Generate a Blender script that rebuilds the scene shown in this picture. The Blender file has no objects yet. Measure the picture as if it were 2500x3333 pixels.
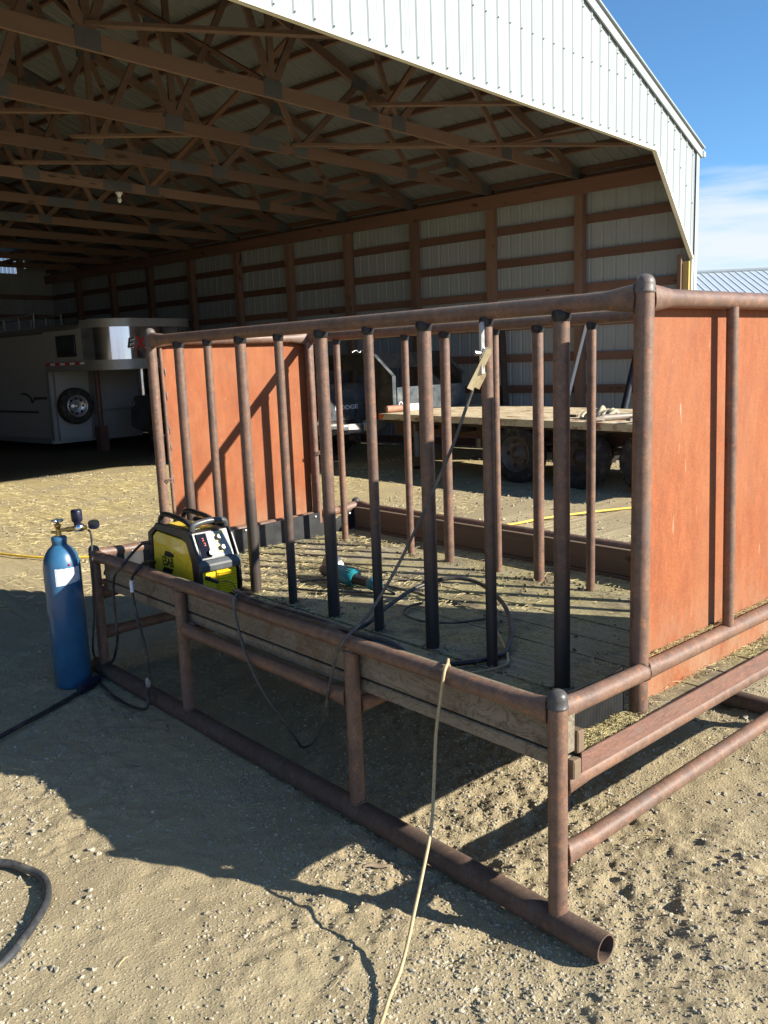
import bpy, bmesh, math, random
import numpy as np
from mathutils import Vector, Matrix
random.seed(7)
RNG = np.random.default_rng(11)
sc = bpy.context.scene
COL = sc.collection
rad = math.radians
# ------------------------------------------------------------------ camera
cam_d = bpy.data.cameras.new('camera')
cam = bpy.data.objects.new('camera', cam_d)
COL.objects.link(cam)
cam_d.sensor_fit = 'VERTICAL'
cam_d.sensor_height = 36.0
cam_d.lens = 36.0 * 2808.6 / 3333.0
cam_d.clip_start = 0.05
cam_d.clip_end = 3000
_p, _r, _y = rad(-10.0835), rad(-2.1633), rad(48.4876)
_f = Vector((math.cos(_y) * math.cos(_p), math.sin(_y) * math.cos(_p), math.sin(_p)))
_rt = Vector((math.sin(_y), -math.cos(_y), 0))
_up = _rt.cross(_f)
_rt2 = _rt * math.cos(_r) + _up * math.sin(_r)
_up2 = -_rt * math.sin(_r) + _up * math.cos(_r)
M = Matrix.Identity(4)
for i in range(3):
    M[i][0], M[i][1], M[i][2] = _rt2[i], _up2[i], -_f[i]
M.translation = Vector((-1.9824, -1.4917, 1.7904))
cam.matrix_world = M
sc.camera = cam
# ------------------------------------------------------------------ light
SUN = Vector((1.012, -1.825, 1.0)).normalized()          # towards the sun
sun_d = bpy.data.lights.new('sun', 'SUN')
sun_d.energy = 5.0
sun_d.angle = rad(0.53)
sun_d.color = (1.0, 0.93, 0.80)
sun = bpy.data.objects.new('sun', sun_d)
COL.objects.link(sun)
sun.rotation_euler = (-SUN).to_track_quat('-Z', 'Y').to_euler()
sun.location = (10, -18, 12)
W = bpy.data.worlds.new('World')
sc.world = W
W.use_nodes = True
nt = W.node_tree
nt.nodes.clear()
wo = nt.nodes.new('ShaderNodeOutputWorld')
bg = nt.nodes.new('ShaderNodeBackground')
bg.inputs['Strength'].default_value = 0.062
sky = nt.nodes.new('ShaderNodeTexSky')
sky.sky_type = 'NISHITA'
sky.sun_disc = False
sky.sun_elevation = math.asin(SUN.z)
sky.sun_rotation = math.atan2(SUN.x, SUN.y)
sky.altitude = 900
sky.air_density = 0.9
sky.dust_density = 0.1
sky.ozone_density = 2.0
tc = nt.nodes.new('ShaderNodeTexCoord')
sep = nt.nodes.new('ShaderNodeSeparateXYZ')
nt.links.new(tc.outputs['Generated'], sep.inputs[0])
mp = nt.nodes.new('ShaderNodeMapping')
mp.inputs['Scale'].default_value = (3.0, 3.0, 26.0)
mp.inputs['Location'].default_value = (0.35, 0.1, 0.2)
nt.links.new(tc.outputs['Generated'], mp.inputs[0])
nz = nt.nodes.new('ShaderNodeTexNoise')
nz.inputs['Scale'].default_value = 1.6
nz.inputs['Detail'].default_value = 7
nz.inputs['Roughness'].default_value = 0.55
nt.links.new(mp.outputs[0], nz.inputs[0])
band = nt.nodes.new('ShaderNodeMapRange')                # clouds only low over the horizon
band.interpolation_type = 'SMOOTHSTEP'
band.inputs[1].default_value = 0.21
band.inputs[2].default_value = 0.12
band.inputs[3].default_value = -0.34
band.inputs[4].default_value = 0.34
nt.links.new(sep.outputs['Z'], band.inputs[0])
ad = nt.nodes.new('ShaderNodeMath')
ad.operation = 'ADD'
nt.links.new(nz.outputs[0], ad.inputs[0])
nt.links.new(band.outputs[0], ad.inputs[1])
cr = nt.nodes.new('ShaderNodeMapRange')
cr.interpolation_type = 'SMOOTHSTEP'
cr.inputs[1].default_value = 0.42
cr.inputs[2].default_value = 0.95
nt.links.new(ad.outputs[0], cr.inputs[0])
mixc = nt.nodes.new('ShaderNodeMixRGB')
mixc.inputs[2].default_value = (5.9, 6.4, 8.4, 1)
nt.links.new(cr.outputs[0], mixc.inputs[0])
tint = nt.nodes.new('ShaderNodeMixRGB')
tint.blend_type = 'MULTIPLY'
tint.inputs[0].default_value = 1.0
tint.inputs[2].default_value = (0.80, 1.18, 1.40, 1)
nt.links.new(sky.outputs[0], tint.inputs[1])
nt.links.new(tint.outputs[0], mixc.inputs[1])
nt.links.new(mixc.outputs[0], bg.inputs[0])
nt.links.new(bg.outputs[0], wo.inputs[0])
sc.view_settings.view_transform = 'Standard'
sc.view_settings.look = 'None'
sc.view_settings.exposure = 1.25
sc.view_settings.gamma = 1
sc.cycles.max_bounces = 8
sc.cycles.diffuse_bounces = 3
sc.cycles.use_denoising = True

# ------------------------------------------------------------------ materials
MATS = {}
def nodes_of(name):
    m = bpy.data.materials.new(name)
    m.use_nodes = True
    t = m.node_tree
    b = t.nodes['Principled BSDF']
    return m, t, b

def noise(t, scale, detail=4, rough=0.6, stretch=None, vec='Object', seed=0.0):
    c = t.nodes.new('ShaderNodeTexCoord')
    n = t.nodes.new('ShaderNodeTexNoise')
    n.inputs['Scale'].default_value = scale
    n.inputs['Detail'].default_value = detail
    n.inputs['Roughness'].default_value = rough
    mp_ = t.nodes.new('ShaderNodeMapping')
    mp_.inputs['Scale'].default_value = stretch or (1, 1, 1)
    mp_.inputs['Location'].default_value = (seed, seed * 1.7, seed * 0.6)
    t.links.new(c.outputs[vec], mp_.inputs[0])
    t.links.new(mp_.outputs[0], n.inputs['Vector'])
    return n.outputs[0]

def ramp(t, src, stops):
    r = t.nodes.new('ShaderNodeValToRGB')
    e = r.color_ramp.elements
    while len(e) < len(stops):
        e.new(0.5)
    for el, (p, c) in zip(e, stops):
        el.position = p
        el.color = (c, c, c, 1) if isinstance(c, (int, float)) else (*c, 1)
    t.links.new(src, r.inputs[0])
    return r.outputs[0]

def mix(t, fac, a, b, mode='MIX'):
    n = t.nodes.new('ShaderNodeMixRGB')
    n.blend_type = mode
    for i, v in enumerate((fac, a, b)):
        if isinstance(v, (int, float)):
            n.inputs[i].default_value = v if i == 0 else (v, v, v, 1)
        elif isinstance(v, tuple):
            n.inputs[i].default_value = (*v, 1)
        else:
            t.links.new(v, n.inputs[i])
    return n.outputs[0]

def bump(t, b, src, strength=0.3, dist=0.01):
    n = t.nodes.new('ShaderNodeBump')
    n.inputs['Strength'].default_value = strength
    n.inputs['Distance'].default_value = dist
    t.links.new(src, n.inputs['Height'])
    t.links.new(n.outputs[0], b.inputs['Normal'])

def simple(name, col, rough=0.6, metal=0.0, var=0.25, scale=12.0, bmp=0.0, stretch=None, spec=0.5, coat=0.0, dirt=None):
    """one colour broken up by two scales of noise"""
    if name in MATS:
        return MATS[name]
    m, t, b = nodes_of(name)
    n1 = noise(t, scale, 5, 0.65, stretch)
    lo = tuple(c * (1 - var) for c in col)
    hi = tuple(min(1, c * (1 + var)) for c in col)
    c = ramp(t, n1, [(0.3, lo), (0.7, hi)])
    if dirt:
        d = ramp(t, noise(t, scale * 0.35, 6, 0.7, None, 'Object', 5.0), [(0.5, 0.0), (0.68, 1.0)])
        c = mix(t, d, c, dirt)
    t.links.new(c, b.inputs['Base Color'])
    rr = ramp(t, n1, [(0.2, max(0.03, rough - 0.1)), (0.8, min(1, rough + 0.1))])
    t.links.new(rr, b.inputs['Roughness'])
    b.inputs['Metallic'].default_value = metal
    b.inputs['Specular IOR Level'].default_value = spec
    b.inputs['Coat Weight'].default_value = coat
    if bmp:
        bump(t, b, n1, bmp, 0.004)
    MATS[name] = m
    return m

def rust_mat(name, a, b_, c, streak=(1, 1, 1), rough=0.62, speck=0.0, dark_low=False):
    m, t, b = nodes_of(name)
    n1 = noise(t, 5.0, 6, 0.7, streak)
    n2 = noise(t, 160.0, 3, 0.6, None, 'Object', 3.1)
    n3 = noise(t, 22.0, 6, 0.75, streak, 'Object', 9.0)
    col = ramp(t, n1, [(0.32, a), (0.52, b_), (0.72, c)])
    col = mix(t, 0.3 if speck else 0.55, col, ramp(t, n3, [(0.3, tuple(x * 0.55 for x in a)), (0.55, b_), (0.75, tuple(min(1, x * 1.25) for x in c))]))
    col = mix(t, 0.5, col, ramp(t, n2, [(0.3, 0.3), (0.7, 0.72)]), 'OVERLAY')
    sc_ = ramp(t, noise(t, 9.0, 5, 0.7, streak, 'Object', 12.0), [(0.54, 0.0), (0.66, 0.75)])
    if not speck:
        col = mix(t, sc_, col, tuple(0.55 * x + 0.045 for x in b_))
        sp2 = ramp(t, noise(t, 34.0, 4, 0.6, streak, 'Object', 15.0), [(0.60, 0.0), (0.70, 0.7)])
        col = mix(t, sp2, col, (c[0] * 1.15, c[1] * 0.95, c[2] * 0.75))
    else:
        bl_ = ramp(t, noise(t, 3.2, 6, 0.7, (1, 1, 0.7), 'Object', 17.0), [(0.45, 0.0), (0.75, 0.45)])
        col = mix(t, bl_, col, (0.275, 0.120, 0.055))
        cz = t.nodes.new('ShaderNodeTexCoord')
        sz_ = t.nodes.new('ShaderNodeSeparateXYZ')
        t.links.new(cz.outputs['Object'], sz_.inputs[0])
        zz = t.nodes.new('ShaderNodeMapRange')
        zz.inputs[1].default_value, zz.inputs[2].default_value = 0.95, 0.62
        t.links.new(sz_.outputs['Z'], zz.inputs[0])
        sl_ = mix(t, 1.0, zz.outputs[0], ramp(t, noise(t, 7.0, 7, 0.8, (1, 1, 0.5), 'Object', 23.0), [(0.38, 0.0), (0.62, 0.8)]), 'MULTIPLY')
        col = mix(t, sl_, col, (0.27, 0.17, 0.10))
        dk = ramp(t, noise(t, 11.0, 6, 0.75, (1, 1, 0.4), 'Object', 19.0), [(0.60, 0.0), (0.76, 0.3)])
        col = mix(t, dk, col, (0.20, 0.062, 0.035))
    if speck:
        s = ramp(t, noise(t, 22, 3, 0.5, (2.4, 2.4, 0.30), 'Object', 4.0), [(0.715, 0.0), (0.76, speck)])
        col = mix(t, s, col, (0.55, 0.36, 0.24))
    if dark_low:                                            # nearly black on the lower length, fading upwards
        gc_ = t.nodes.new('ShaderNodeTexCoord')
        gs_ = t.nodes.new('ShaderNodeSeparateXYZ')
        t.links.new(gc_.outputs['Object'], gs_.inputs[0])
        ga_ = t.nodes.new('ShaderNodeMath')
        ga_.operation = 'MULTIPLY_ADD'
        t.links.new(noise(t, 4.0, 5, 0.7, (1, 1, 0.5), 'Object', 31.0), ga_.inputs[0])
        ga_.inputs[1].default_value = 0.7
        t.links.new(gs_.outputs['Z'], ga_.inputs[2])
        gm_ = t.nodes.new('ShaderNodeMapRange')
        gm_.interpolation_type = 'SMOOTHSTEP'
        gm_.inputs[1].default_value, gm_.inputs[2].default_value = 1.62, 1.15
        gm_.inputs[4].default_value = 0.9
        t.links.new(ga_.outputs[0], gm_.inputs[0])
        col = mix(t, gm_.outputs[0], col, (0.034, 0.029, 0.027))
    t.links.new(col, b.inputs['Base Color'])
    b.inputs['Roughness'].default_value = rough
    b.inputs['Metallic'].default_value = 0.0
    b.inputs['Specular IOR Level'].default_value = 0.42
    bump(t, b, mix(t, 0.5, n2, n3), 0.22, 0.003)
    MATS[name] = m
    return m

RUST = rust_mat('rusty drill pipe', (0.095, 0.062, 0.048), (0.165, 0.098, 0.070), (0.27, 0.135, 0.075), rough=0.5)
BARM = rust_mat('bar pipe darker below', (0.080, 0.055, 0.044), (0.140, 0.084, 0.060), (0.24, 0.12, 0.068), rough=0.5, dark_low=True)
RUSTD = rust_mat('dark muddy pipe', (0.060, 0.042, 0.032), (0.095, 0.060, 0.044), (0.15, 0.10, 0.07), rough=0.8)
RUSTC = rust_mat('grey end cap', (0.035, 0.036, 0.04), (0.06, 0.058, 0.06), (0.11, 0.08, 0.065), rough=0.4)
PANEL = rust_mat('orange rusted sheet', (0.190, 0.050, 0.016), (0.245, 0.069, 0.020), (0.290, 0.097, 0.032), (1.6, 1.6, 0.5), 0.75, 0.45)
CAPG = rust_mat('grey brown end cap', (0.075, 0.066, 0.060), (0.115, 0.097, 0.086), (0.17, 0.12, 0.09), rough=0.5)
STRIP = rust_mat('scraped angle iron', (0.075, 0.055, 0.046), (0.165, 0.085, 0.062), (0.235, 0.115, 0.08), (1, 1, 6))
BEAD = simple('rusty weld bead', (0.125, 0.075, 0.055), 0.5, 0.1, 0.5, 60)
WELD = simple('burnt weld', (0.022, 0.02, 0.02), 0.45, 0.3, 0.4, 60)

def wood_mat(name, dark, mid, light, axis, knots=True, rough=0.75, stain=None, ring=1.0):
    m, t, b = nodes_of(name)
    st = [26, 26, 26]
    st[axis] = 0.9
    st2 = [5, 5, 5]
    st2[axis] = 0.6
    g = noise(t, 2.4, 6, 0.65, tuple(st))
    w = noise(t, 1.0, 4, 0.6, tuple(st2), 'Object', 2.0)
    col = ramp(t, g, [(0.3, dark), (0.5, mid), (0.72, light)])
    col = mix(t, 0.45, col, ramp(t, w, [(0.3, dark), (0.7, light)]))
    oi = t.nodes.new('ShaderNodeObjectInfo')
    col = mix(t, 0.5, col, ramp(t, oi.outputs['Random'], [(0.0, tuple(x * 0.62 for x in mid)), (0.6, mid), (1.0, (mid[0] * 1.45, mid[1] * 1.5, mid[2] * 1.5))]))
    if knots:
        st3 = [9, 9, 9]
        st3[axis] = 3.2
        k = ramp(t, noise(t, 1.0, 1, 0.4, tuple(st3), 'Object', 7.0), [(0.70, 0.0), (0.76, 0.8)])
        col = mix(t, k, col, tuple(x * 0.45 for x in dark))
    if stain:
        cd_ = t.nodes.new('ShaderNodeTexNoise')
        cd_.inputs['Scale'].default_value = 1.0
        cd_.inputs['Detail'].default_value = 5
        cd_.inputs['Distortion'].default_value = 1.6
        tc_ = t.nodes.new('ShaderNodeTexCoord')
        mp2 = t.nodes.new('ShaderNodeMapping')
        mp2.inputs['Scale'].default_value = (6, 5.5, 11)
        t.links.new(tc_.outputs['Object'], mp2.inputs[0])
        t.links.new(mp2.outputs[0], cd_.inputs['Vector'])
        for c0_ in (0.40, 0.50, 0.60):
            rg_ = ramp(t, cd_.outputs[0], [(c0_ - 0.025, 0.0), (c0_, 0.75), (c0_ + 0.012, 0.1), (c0_ + 0.02, 0.0)])
            col = mix(t, rg_, col, (0.085, 0.060, 0.038))
        s = ramp(t, noise(t, 3.0, 6, 0.75, None, 'Object', 1.3), [(0.52, 0.0), (0.66, 0.85)])
        col = mix(t, s, col, stain)
    t.links.new(col, b.inputs['Base Color'])
    b.inputs['Roughness'].default_value = rough
    b.inputs['Specular IOR Level'].default_value = 0.25
    bump(t, b, g, 0.25, 0.004)
    MATS[name] = m
    return m

LUM_S = wood_mat('framing lumber across', (0.105, 0.069, 0.052), (0.155, 0.102, 0.078), (0.215, 0.147, 0.116), 0)
LUM_W = wood_mat('framing lumber along', (0.105, 0.058, 0.042), (0.150, 0.085, 0.064), (0.208, 0.128, 0.099), 1)
LUM_V = wood_mat('framing lumber upright', (0.13, 0.078, 0.056), (0.19, 0.118, 0.086), (0.26, 0.17, 0.125), 2)
LUM_Y = wood_mat('treated jamb board', (0.40, 0.27, 0.09), (0.52, 0.37, 0.13), (0.60, 0.45, 0.19), 2)
BOARD = wood_mat('weathered board', (0.075, 0.063, 0.047), (0.20, 0.170, 0.125), (0.37, 0.325, 0.25), 1, True, 0.85, (0.115, 0.072, 0.042))
BOARDB = wood_mat('dark back board', (0.07, 0.05, 0.035), (0.13, 0.09, 0.06), (0.21, 0.15, 0.10), 1, True, 0.85)

def deck_mat():
    m, t, b = nodes_of('dirty plank deck')
    g = noise(t, 2.2, 6, 0.65, (22, 0.9, 22))
    col = ramp(t, g, [(0.3, (0.16, 0.135, 0.095)), (0.5, (0.27, 0.235, 0.165)), (0.7, (0.37, 0.325, 0.235))])
    d1 = ramp(t, noise(t, 2.6, 7, 0.72), [(0.37, 0.0), (0.56, 1.0)])
    col = mix(t, d1, col, ramp(t, noise(t, 70, 4, 0.7), [(0.3, (0.13, 0.11, 0.06)), (0.5, (0.27, 0.235, 0.12)), (0.7, (0.42, 0.37, 0.19))]))
    d2 = ramp(t, noise(t, 3.3, 6, 0.7, None, 'Object', 8.0), [(0.50, 0.0), (0.66, 0.85)])
    col = mix(t, d2, col, (0.10, 0.082, 0.058))
    t.links.new(col, b.inputs['Base Color'])
    b.inputs['Roughness'].default_value = 0.9
    b.inputs['Specular IOR Level'].default_value = 0.2
    bump(t, b, mix(t, 0.5, noise(t, 45, 6, 0.75), g), 0.5, 0.01)
    return m
DECK = deck_mat()

def ground_mat():
    m, t, b = nodes_of('gravelly dirt')
    big = noise(t, 0.45, 5, 0.6)
    med = noise(t, 4.0, 7, 0.7)
    fine = noise(t, 95.0, 6, 0.8)
    col = ramp(t, med, [(0.28, (0.247, 0.197, 0.119)), (0.5, (0.352, 0.287, 0.173)), (0.72, (0.451, 0.372, 0.230))])
    col = mix(t, 0.65, col, ramp(t, fine, [(0.3, (0.185, 0.145, 0.087)), (0.52, (0.352, 0.291, 0.178)), (0.75, (0.544, 0.466, 0.305))]))
    col = mix(t, 0.35, col, ramp(t, big, [(0.35, (0.309, 0.238, 0.148)), (0.65, (0.445, 0.376, 0.235))]))
    # straw litter ground into the yard by the barn mouth
    c = t.nodes.new('ShaderNodeTexCoord')
    sp = t.nodes.new('ShaderNodeSeparateXYZ')
    t.links.new(c.outputs['Object'], sp.inputs[0])
    y1 = t.nodes.new('ShaderNodeMapRange')
    y1.interpolation_type = 'SMOOTHSTEP'
    y1.inputs[1].default_value, y1.inputs[2].default_value = 5.2, 8.5
    t.links.new(sp.outputs['Y'], y1.inputs[0])
    lit = t.nodes.new('ShaderNodeMath')
    lit.operation = 'MULTIPLY'
    t.links.new(y1.outputs[0], lit.inputs[0])
    t.links.new(ramp(t, noise(t, 1.1, 7, 0.72, (1, 1, 1), 'Object', 4.4), [(0.40, 0.0), (0.62, 0.8)]), lit.inputs[1])
    straw = ramp(t, noise(t, 26, 5, 0.7, (1, 2.2, 1), 'Object', 2.2), [(0.3, (0.272, 0.215, 0.098)), (0.55, (0.494, 0.406, 0.186)), (0.75, (0.680, 0.573, 0.295))])
    col = mix(t, lit.outputs[0], col, straw)
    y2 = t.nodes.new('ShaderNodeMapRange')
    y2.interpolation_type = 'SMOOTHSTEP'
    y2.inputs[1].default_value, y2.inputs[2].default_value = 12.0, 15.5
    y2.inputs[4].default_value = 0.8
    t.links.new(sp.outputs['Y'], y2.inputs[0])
    col = mix(t, y2.outputs[0], col, (0.085, 0.07, 0.05))  # barn shade put into the dirt colour, deepening inwards
    v = t.nodes.new('ShaderNodeTexVoronoi')
    v.inputs['Scale'].default_value = 75
    c2 = t.nodes.new('ShaderNodeTexCoord')
    t.links.new(c2.outputs['Object'], v.inputs['Vector'])
    peb = ramp(t, v.outputs['Distance'], [(0.12, 0.55), (0.30, 0.0)])
    col = mix(t, peb, col, ramp(t, v.outputs['Color'], [(0.2, (0.272, 0.227, 0.153)), (0.8, (0.569, 0.501, 0.361))]))
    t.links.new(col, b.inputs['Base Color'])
    b.inputs['Roughness'].default_value = 0.95
    b.inputs['Specular IOR Level'].default_value = 0.15
    hsum = mix(t, 0.5, fine, mix(t, 0.45, med, ramp(t, v.outputs['Distance'], [(0.0, 1.0), (0.45, 0.0)])))
    bump(t, b, hsum, 0.9, 0.016)
    return m
GROUND = ground_mat()

SIDING = simple('white steel siding', (0.30, 0.338, 0.345), 0.42, 0.0, 0.05, 1.6, stretch=(1, 1, 0.2), spec=0.4)
SIDEIN = simple('wall steel', (0.29, 0.325, 0.34), 0.5, 0.0, 0.06, 2.0, stretch=(1, 1, 0.25), spec=0.35)
ROOF = simple('roof steel', (0.155, 0.172, 0.185), 0.5, 0.0, 0.06, 2.0, spec=0.35)
TRIM = simple('cream trim', (0.66, 0.66, 0.56), 0.45, 0.0, 0.05, 4)
PLATE = simple('galvanised truss plate', (0.10, 0.108, 0.115), 0.5, 0.3, 0.15, 30)
def skylight():
    m, t, b = nodes_of('ribbed translucent panel')
    tr = t.nodes.new('ShaderNodeBsdfTranslucent')
    tr.inputs[0].default_value = (0.80, 0.88, 0.92, 1)
    mx = t.nodes.new('ShaderNodeMixShader')
    mx.inputs[0].default_value = 0.85
    b.inputs['Base Color'].default_value = (0.7, 0.78, 0.8, 1)
    t.links.new(b.outputs[0], mx.inputs[1])
    t.links.new(tr.outputs[0], mx.inputs[2])
    t.links.new(mx.outputs[0], t.nodes['Material Output'].inputs[0])
    return m
SKYL = skylight()
RUBBER = simple('black rubber belting', (0.022, 0.023, 0.025), 0.42, 0, 0.35, 9, 0.1)
TYRE = simple('tyre rubber', (0.020, 0.019, 0.018), 0.8, 0, 0.4, 30, 0.2, dirt=(0.10, 0.08, 0.06))
CABLE = simple('black cable', (0.018, 0.018, 0.02), 0.5, 0, 0.4, 30, dirt=(0.09, 0.08, 0.065))
CABLEG = simple('grey dusty cable', (0.065, 0.06, 0.055), 0.6, 0, 0.3, 30, dirt=(0.16, 0.14, 0.11))
HOSE = simple('dusty black hose', (0.035, 0.038, 0.042), 0.5, 0, 0.4, 25, dirt=(0.13, 0.12, 0.10))
BEIGE = simple('beige cord', (0.40, 0.31, 0.17), 0.6, 0, 0.2, 40, dirt=(0.28, 0.22, 0.13))
YELLOWC = simple('yellow cord', (0.75, 0.50, 0.06), 0.55, 0, 0.15, 20)
BOLT = simple('zinc bolt', (0.55, 0.55, 0.53), 0.3, 0.9, 0.1, 40)
BLUE = simple('blue cylinder paint', (0.024, 0.105, 0.21), 0.36, 0, 0.2, 9, 0.03, coat=0.35, dirt=(0.035, 0.10, 0.185))
BRASS = simple('brass', (0.52, 0.33, 0.10), 0.32, 0.9, 0.12, 40)
CHROME = simple('chrome', (0.75, 0.76, 0.78), 0.16, 1.0, 0.05, 10)
STEEL = simple('polished stainless', (0.62, 0.62, 0.62), 0.09, 1.0, 0.05, 3)
DKPLASTIC = simple('black plastic', (0.016, 0.017, 0.019), 0.38, 0, 0.3, 30)
NAVY = simple('dark blue plastic', (0.012, 0.014, 0.035), 0.4, 0, 0.3, 30)
YELLOW = simple('yellow welder case', (0.76, 0.56, 0.03), 0.28, 0, 0.06, 8, coat=0.4)
YELLOWB = simple('bright yellow louvre', (0.80, 0.58, 0.02), 0.4, 0, 0.06, 12)
GREYP = simple('silver grey fascia', (0.26, 0.275, 0.28), 0.75, 0.0, 0.06, 14)
GREYK = simple('grey knob', (0.12, 0.125, 0.13), 0.4, 0.2, 0.1, 30)
INK = simple('black ink', (0.012, 0.012, 0.012), 0.5, 0, 0.1, 30)
TEAL = simple('teal plastic', (0.012, 0.18, 0.215), 0.4, 0, 0.12, 20)
WHITE = simple('white label', (0.72, 0.74, 0.78), 0.6, 0, 0.06, 40)
GLASS = simple('dark window glass', (0.008, 0.010, 0.013), 0.06, 0, 0.2, 3, spec=0.7)
TRUCKP = simple('black truck paint', (0.020, 0.022, 0.026), 0.33, 0, 0.35, 4, coat=0.5, dirt=(0.10, 0.09, 0.075))
NECKP = simple('worn black paint', (0.022, 0.022, 0.022), 0.45, 0, 0.4, 8, dirt=(0.085, 0.075, 0.06))
HEADB = simple('scuffed grey blue sheet', (0.055, 0.068, 0.08), 0.4, 0.2, 0.35, 7, dirt=(0.20, 0.20, 0.19))
TRAILW = simple('white trailer skin', (0.28, 0.288, 0.292), 0.35, 0, 0.05, 3, coat=0.2)
TRAILG = simple('grey trailer trim', (0.26, 0.27, 0.28), 0.4, 0.4, 0.12, 6)
RED = simple('red reflector', (0.45, 0.015, 0.012), 0.35, 0, 0.15, 30)
ORANGEL = simple('amber lens', (0.75, 0.12, 0.02), 0.25, 0, 0.1, 30)
DARKST = simple('dark underframe steel', (0.03, 0.024, 0.02), 0.7, 0.1, 0.4, 8, dirt=(0.10, 0.065, 0.045))
TARP = simple('crumpled tan canvas', (0.42, 0.36, 0.25), 0.85, 0, 0.2, 14)
ALU = simple('mill aluminium', (0.55, 0.56, 0.57), 0.35, 0.9, 0.08, 20)
BEIGEM = simple('tan painted steel', (0.52, 0.43, 0.26), 0.45, 0.1, 0.18, 25, dirt=(0.30, 0.18, 0.10))
STRAWM = simple('straw', (0.46, 0.385, 0.195), 0.8, 0, 0.45, 8)
CHAFF = simple('hay chaff', (0.36, 0.30, 0.14), 0.85, 0, 0.5, 40)
STONE = simple('gravel stone', (0.31, 0.275, 0.20), 0.9, 0, 0.6, 45, 0.3)
CLOD = simple('dung and dirt clods', (0.19, 0.155, 0.095), 0.95, 0, 0.45, 30, 0.4)
BARK = wood_mat('splintered bark', (0.12, 0.08, 0.05), (0.25, 0.19, 0.13), (0.40, 0.32, 0.23), 0, False)
POLEB = simple('brown stained board', (0.05, 0.03, 0.02), 0.7, 0, 0.3, 12)
ROOFB = simple('blue grey shed roof', (0.50, 0.55, 0.57), 0.45, 0.2, 0.06, 2)

def flatdeck_mat():
    m, t, b = nodes_of('worn cream flatbed paint')
    n = noise(t, 2.6, 7, 0.7)
    col = ramp(t, n, [(0.35, (0.46, 0.38, 0.25)), (0.55, (0.58, 0.49, 0.33)), (0.75, (0.62, 0.54, 0.38))])
    r = ramp(t, noise(t, 7.0, 7, 0.75, (1, 0.5, 1), 'Object', 3.0), [(0.52, 0.0), (0.60, 1.0)])
    col = mix(t, r, col, ramp(t, noise(t, 30, 4, 0.6), [(0.35, (0.12, 0.045, 0.02)), (0.65, (0.36, 0.16, 0.07))]))
    t.links.new(col, b.inputs['Base Color'])
    b.inputs['Roughness'].default_value = 0.7
    return m
FLATD = flatdeck_mat()

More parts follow.
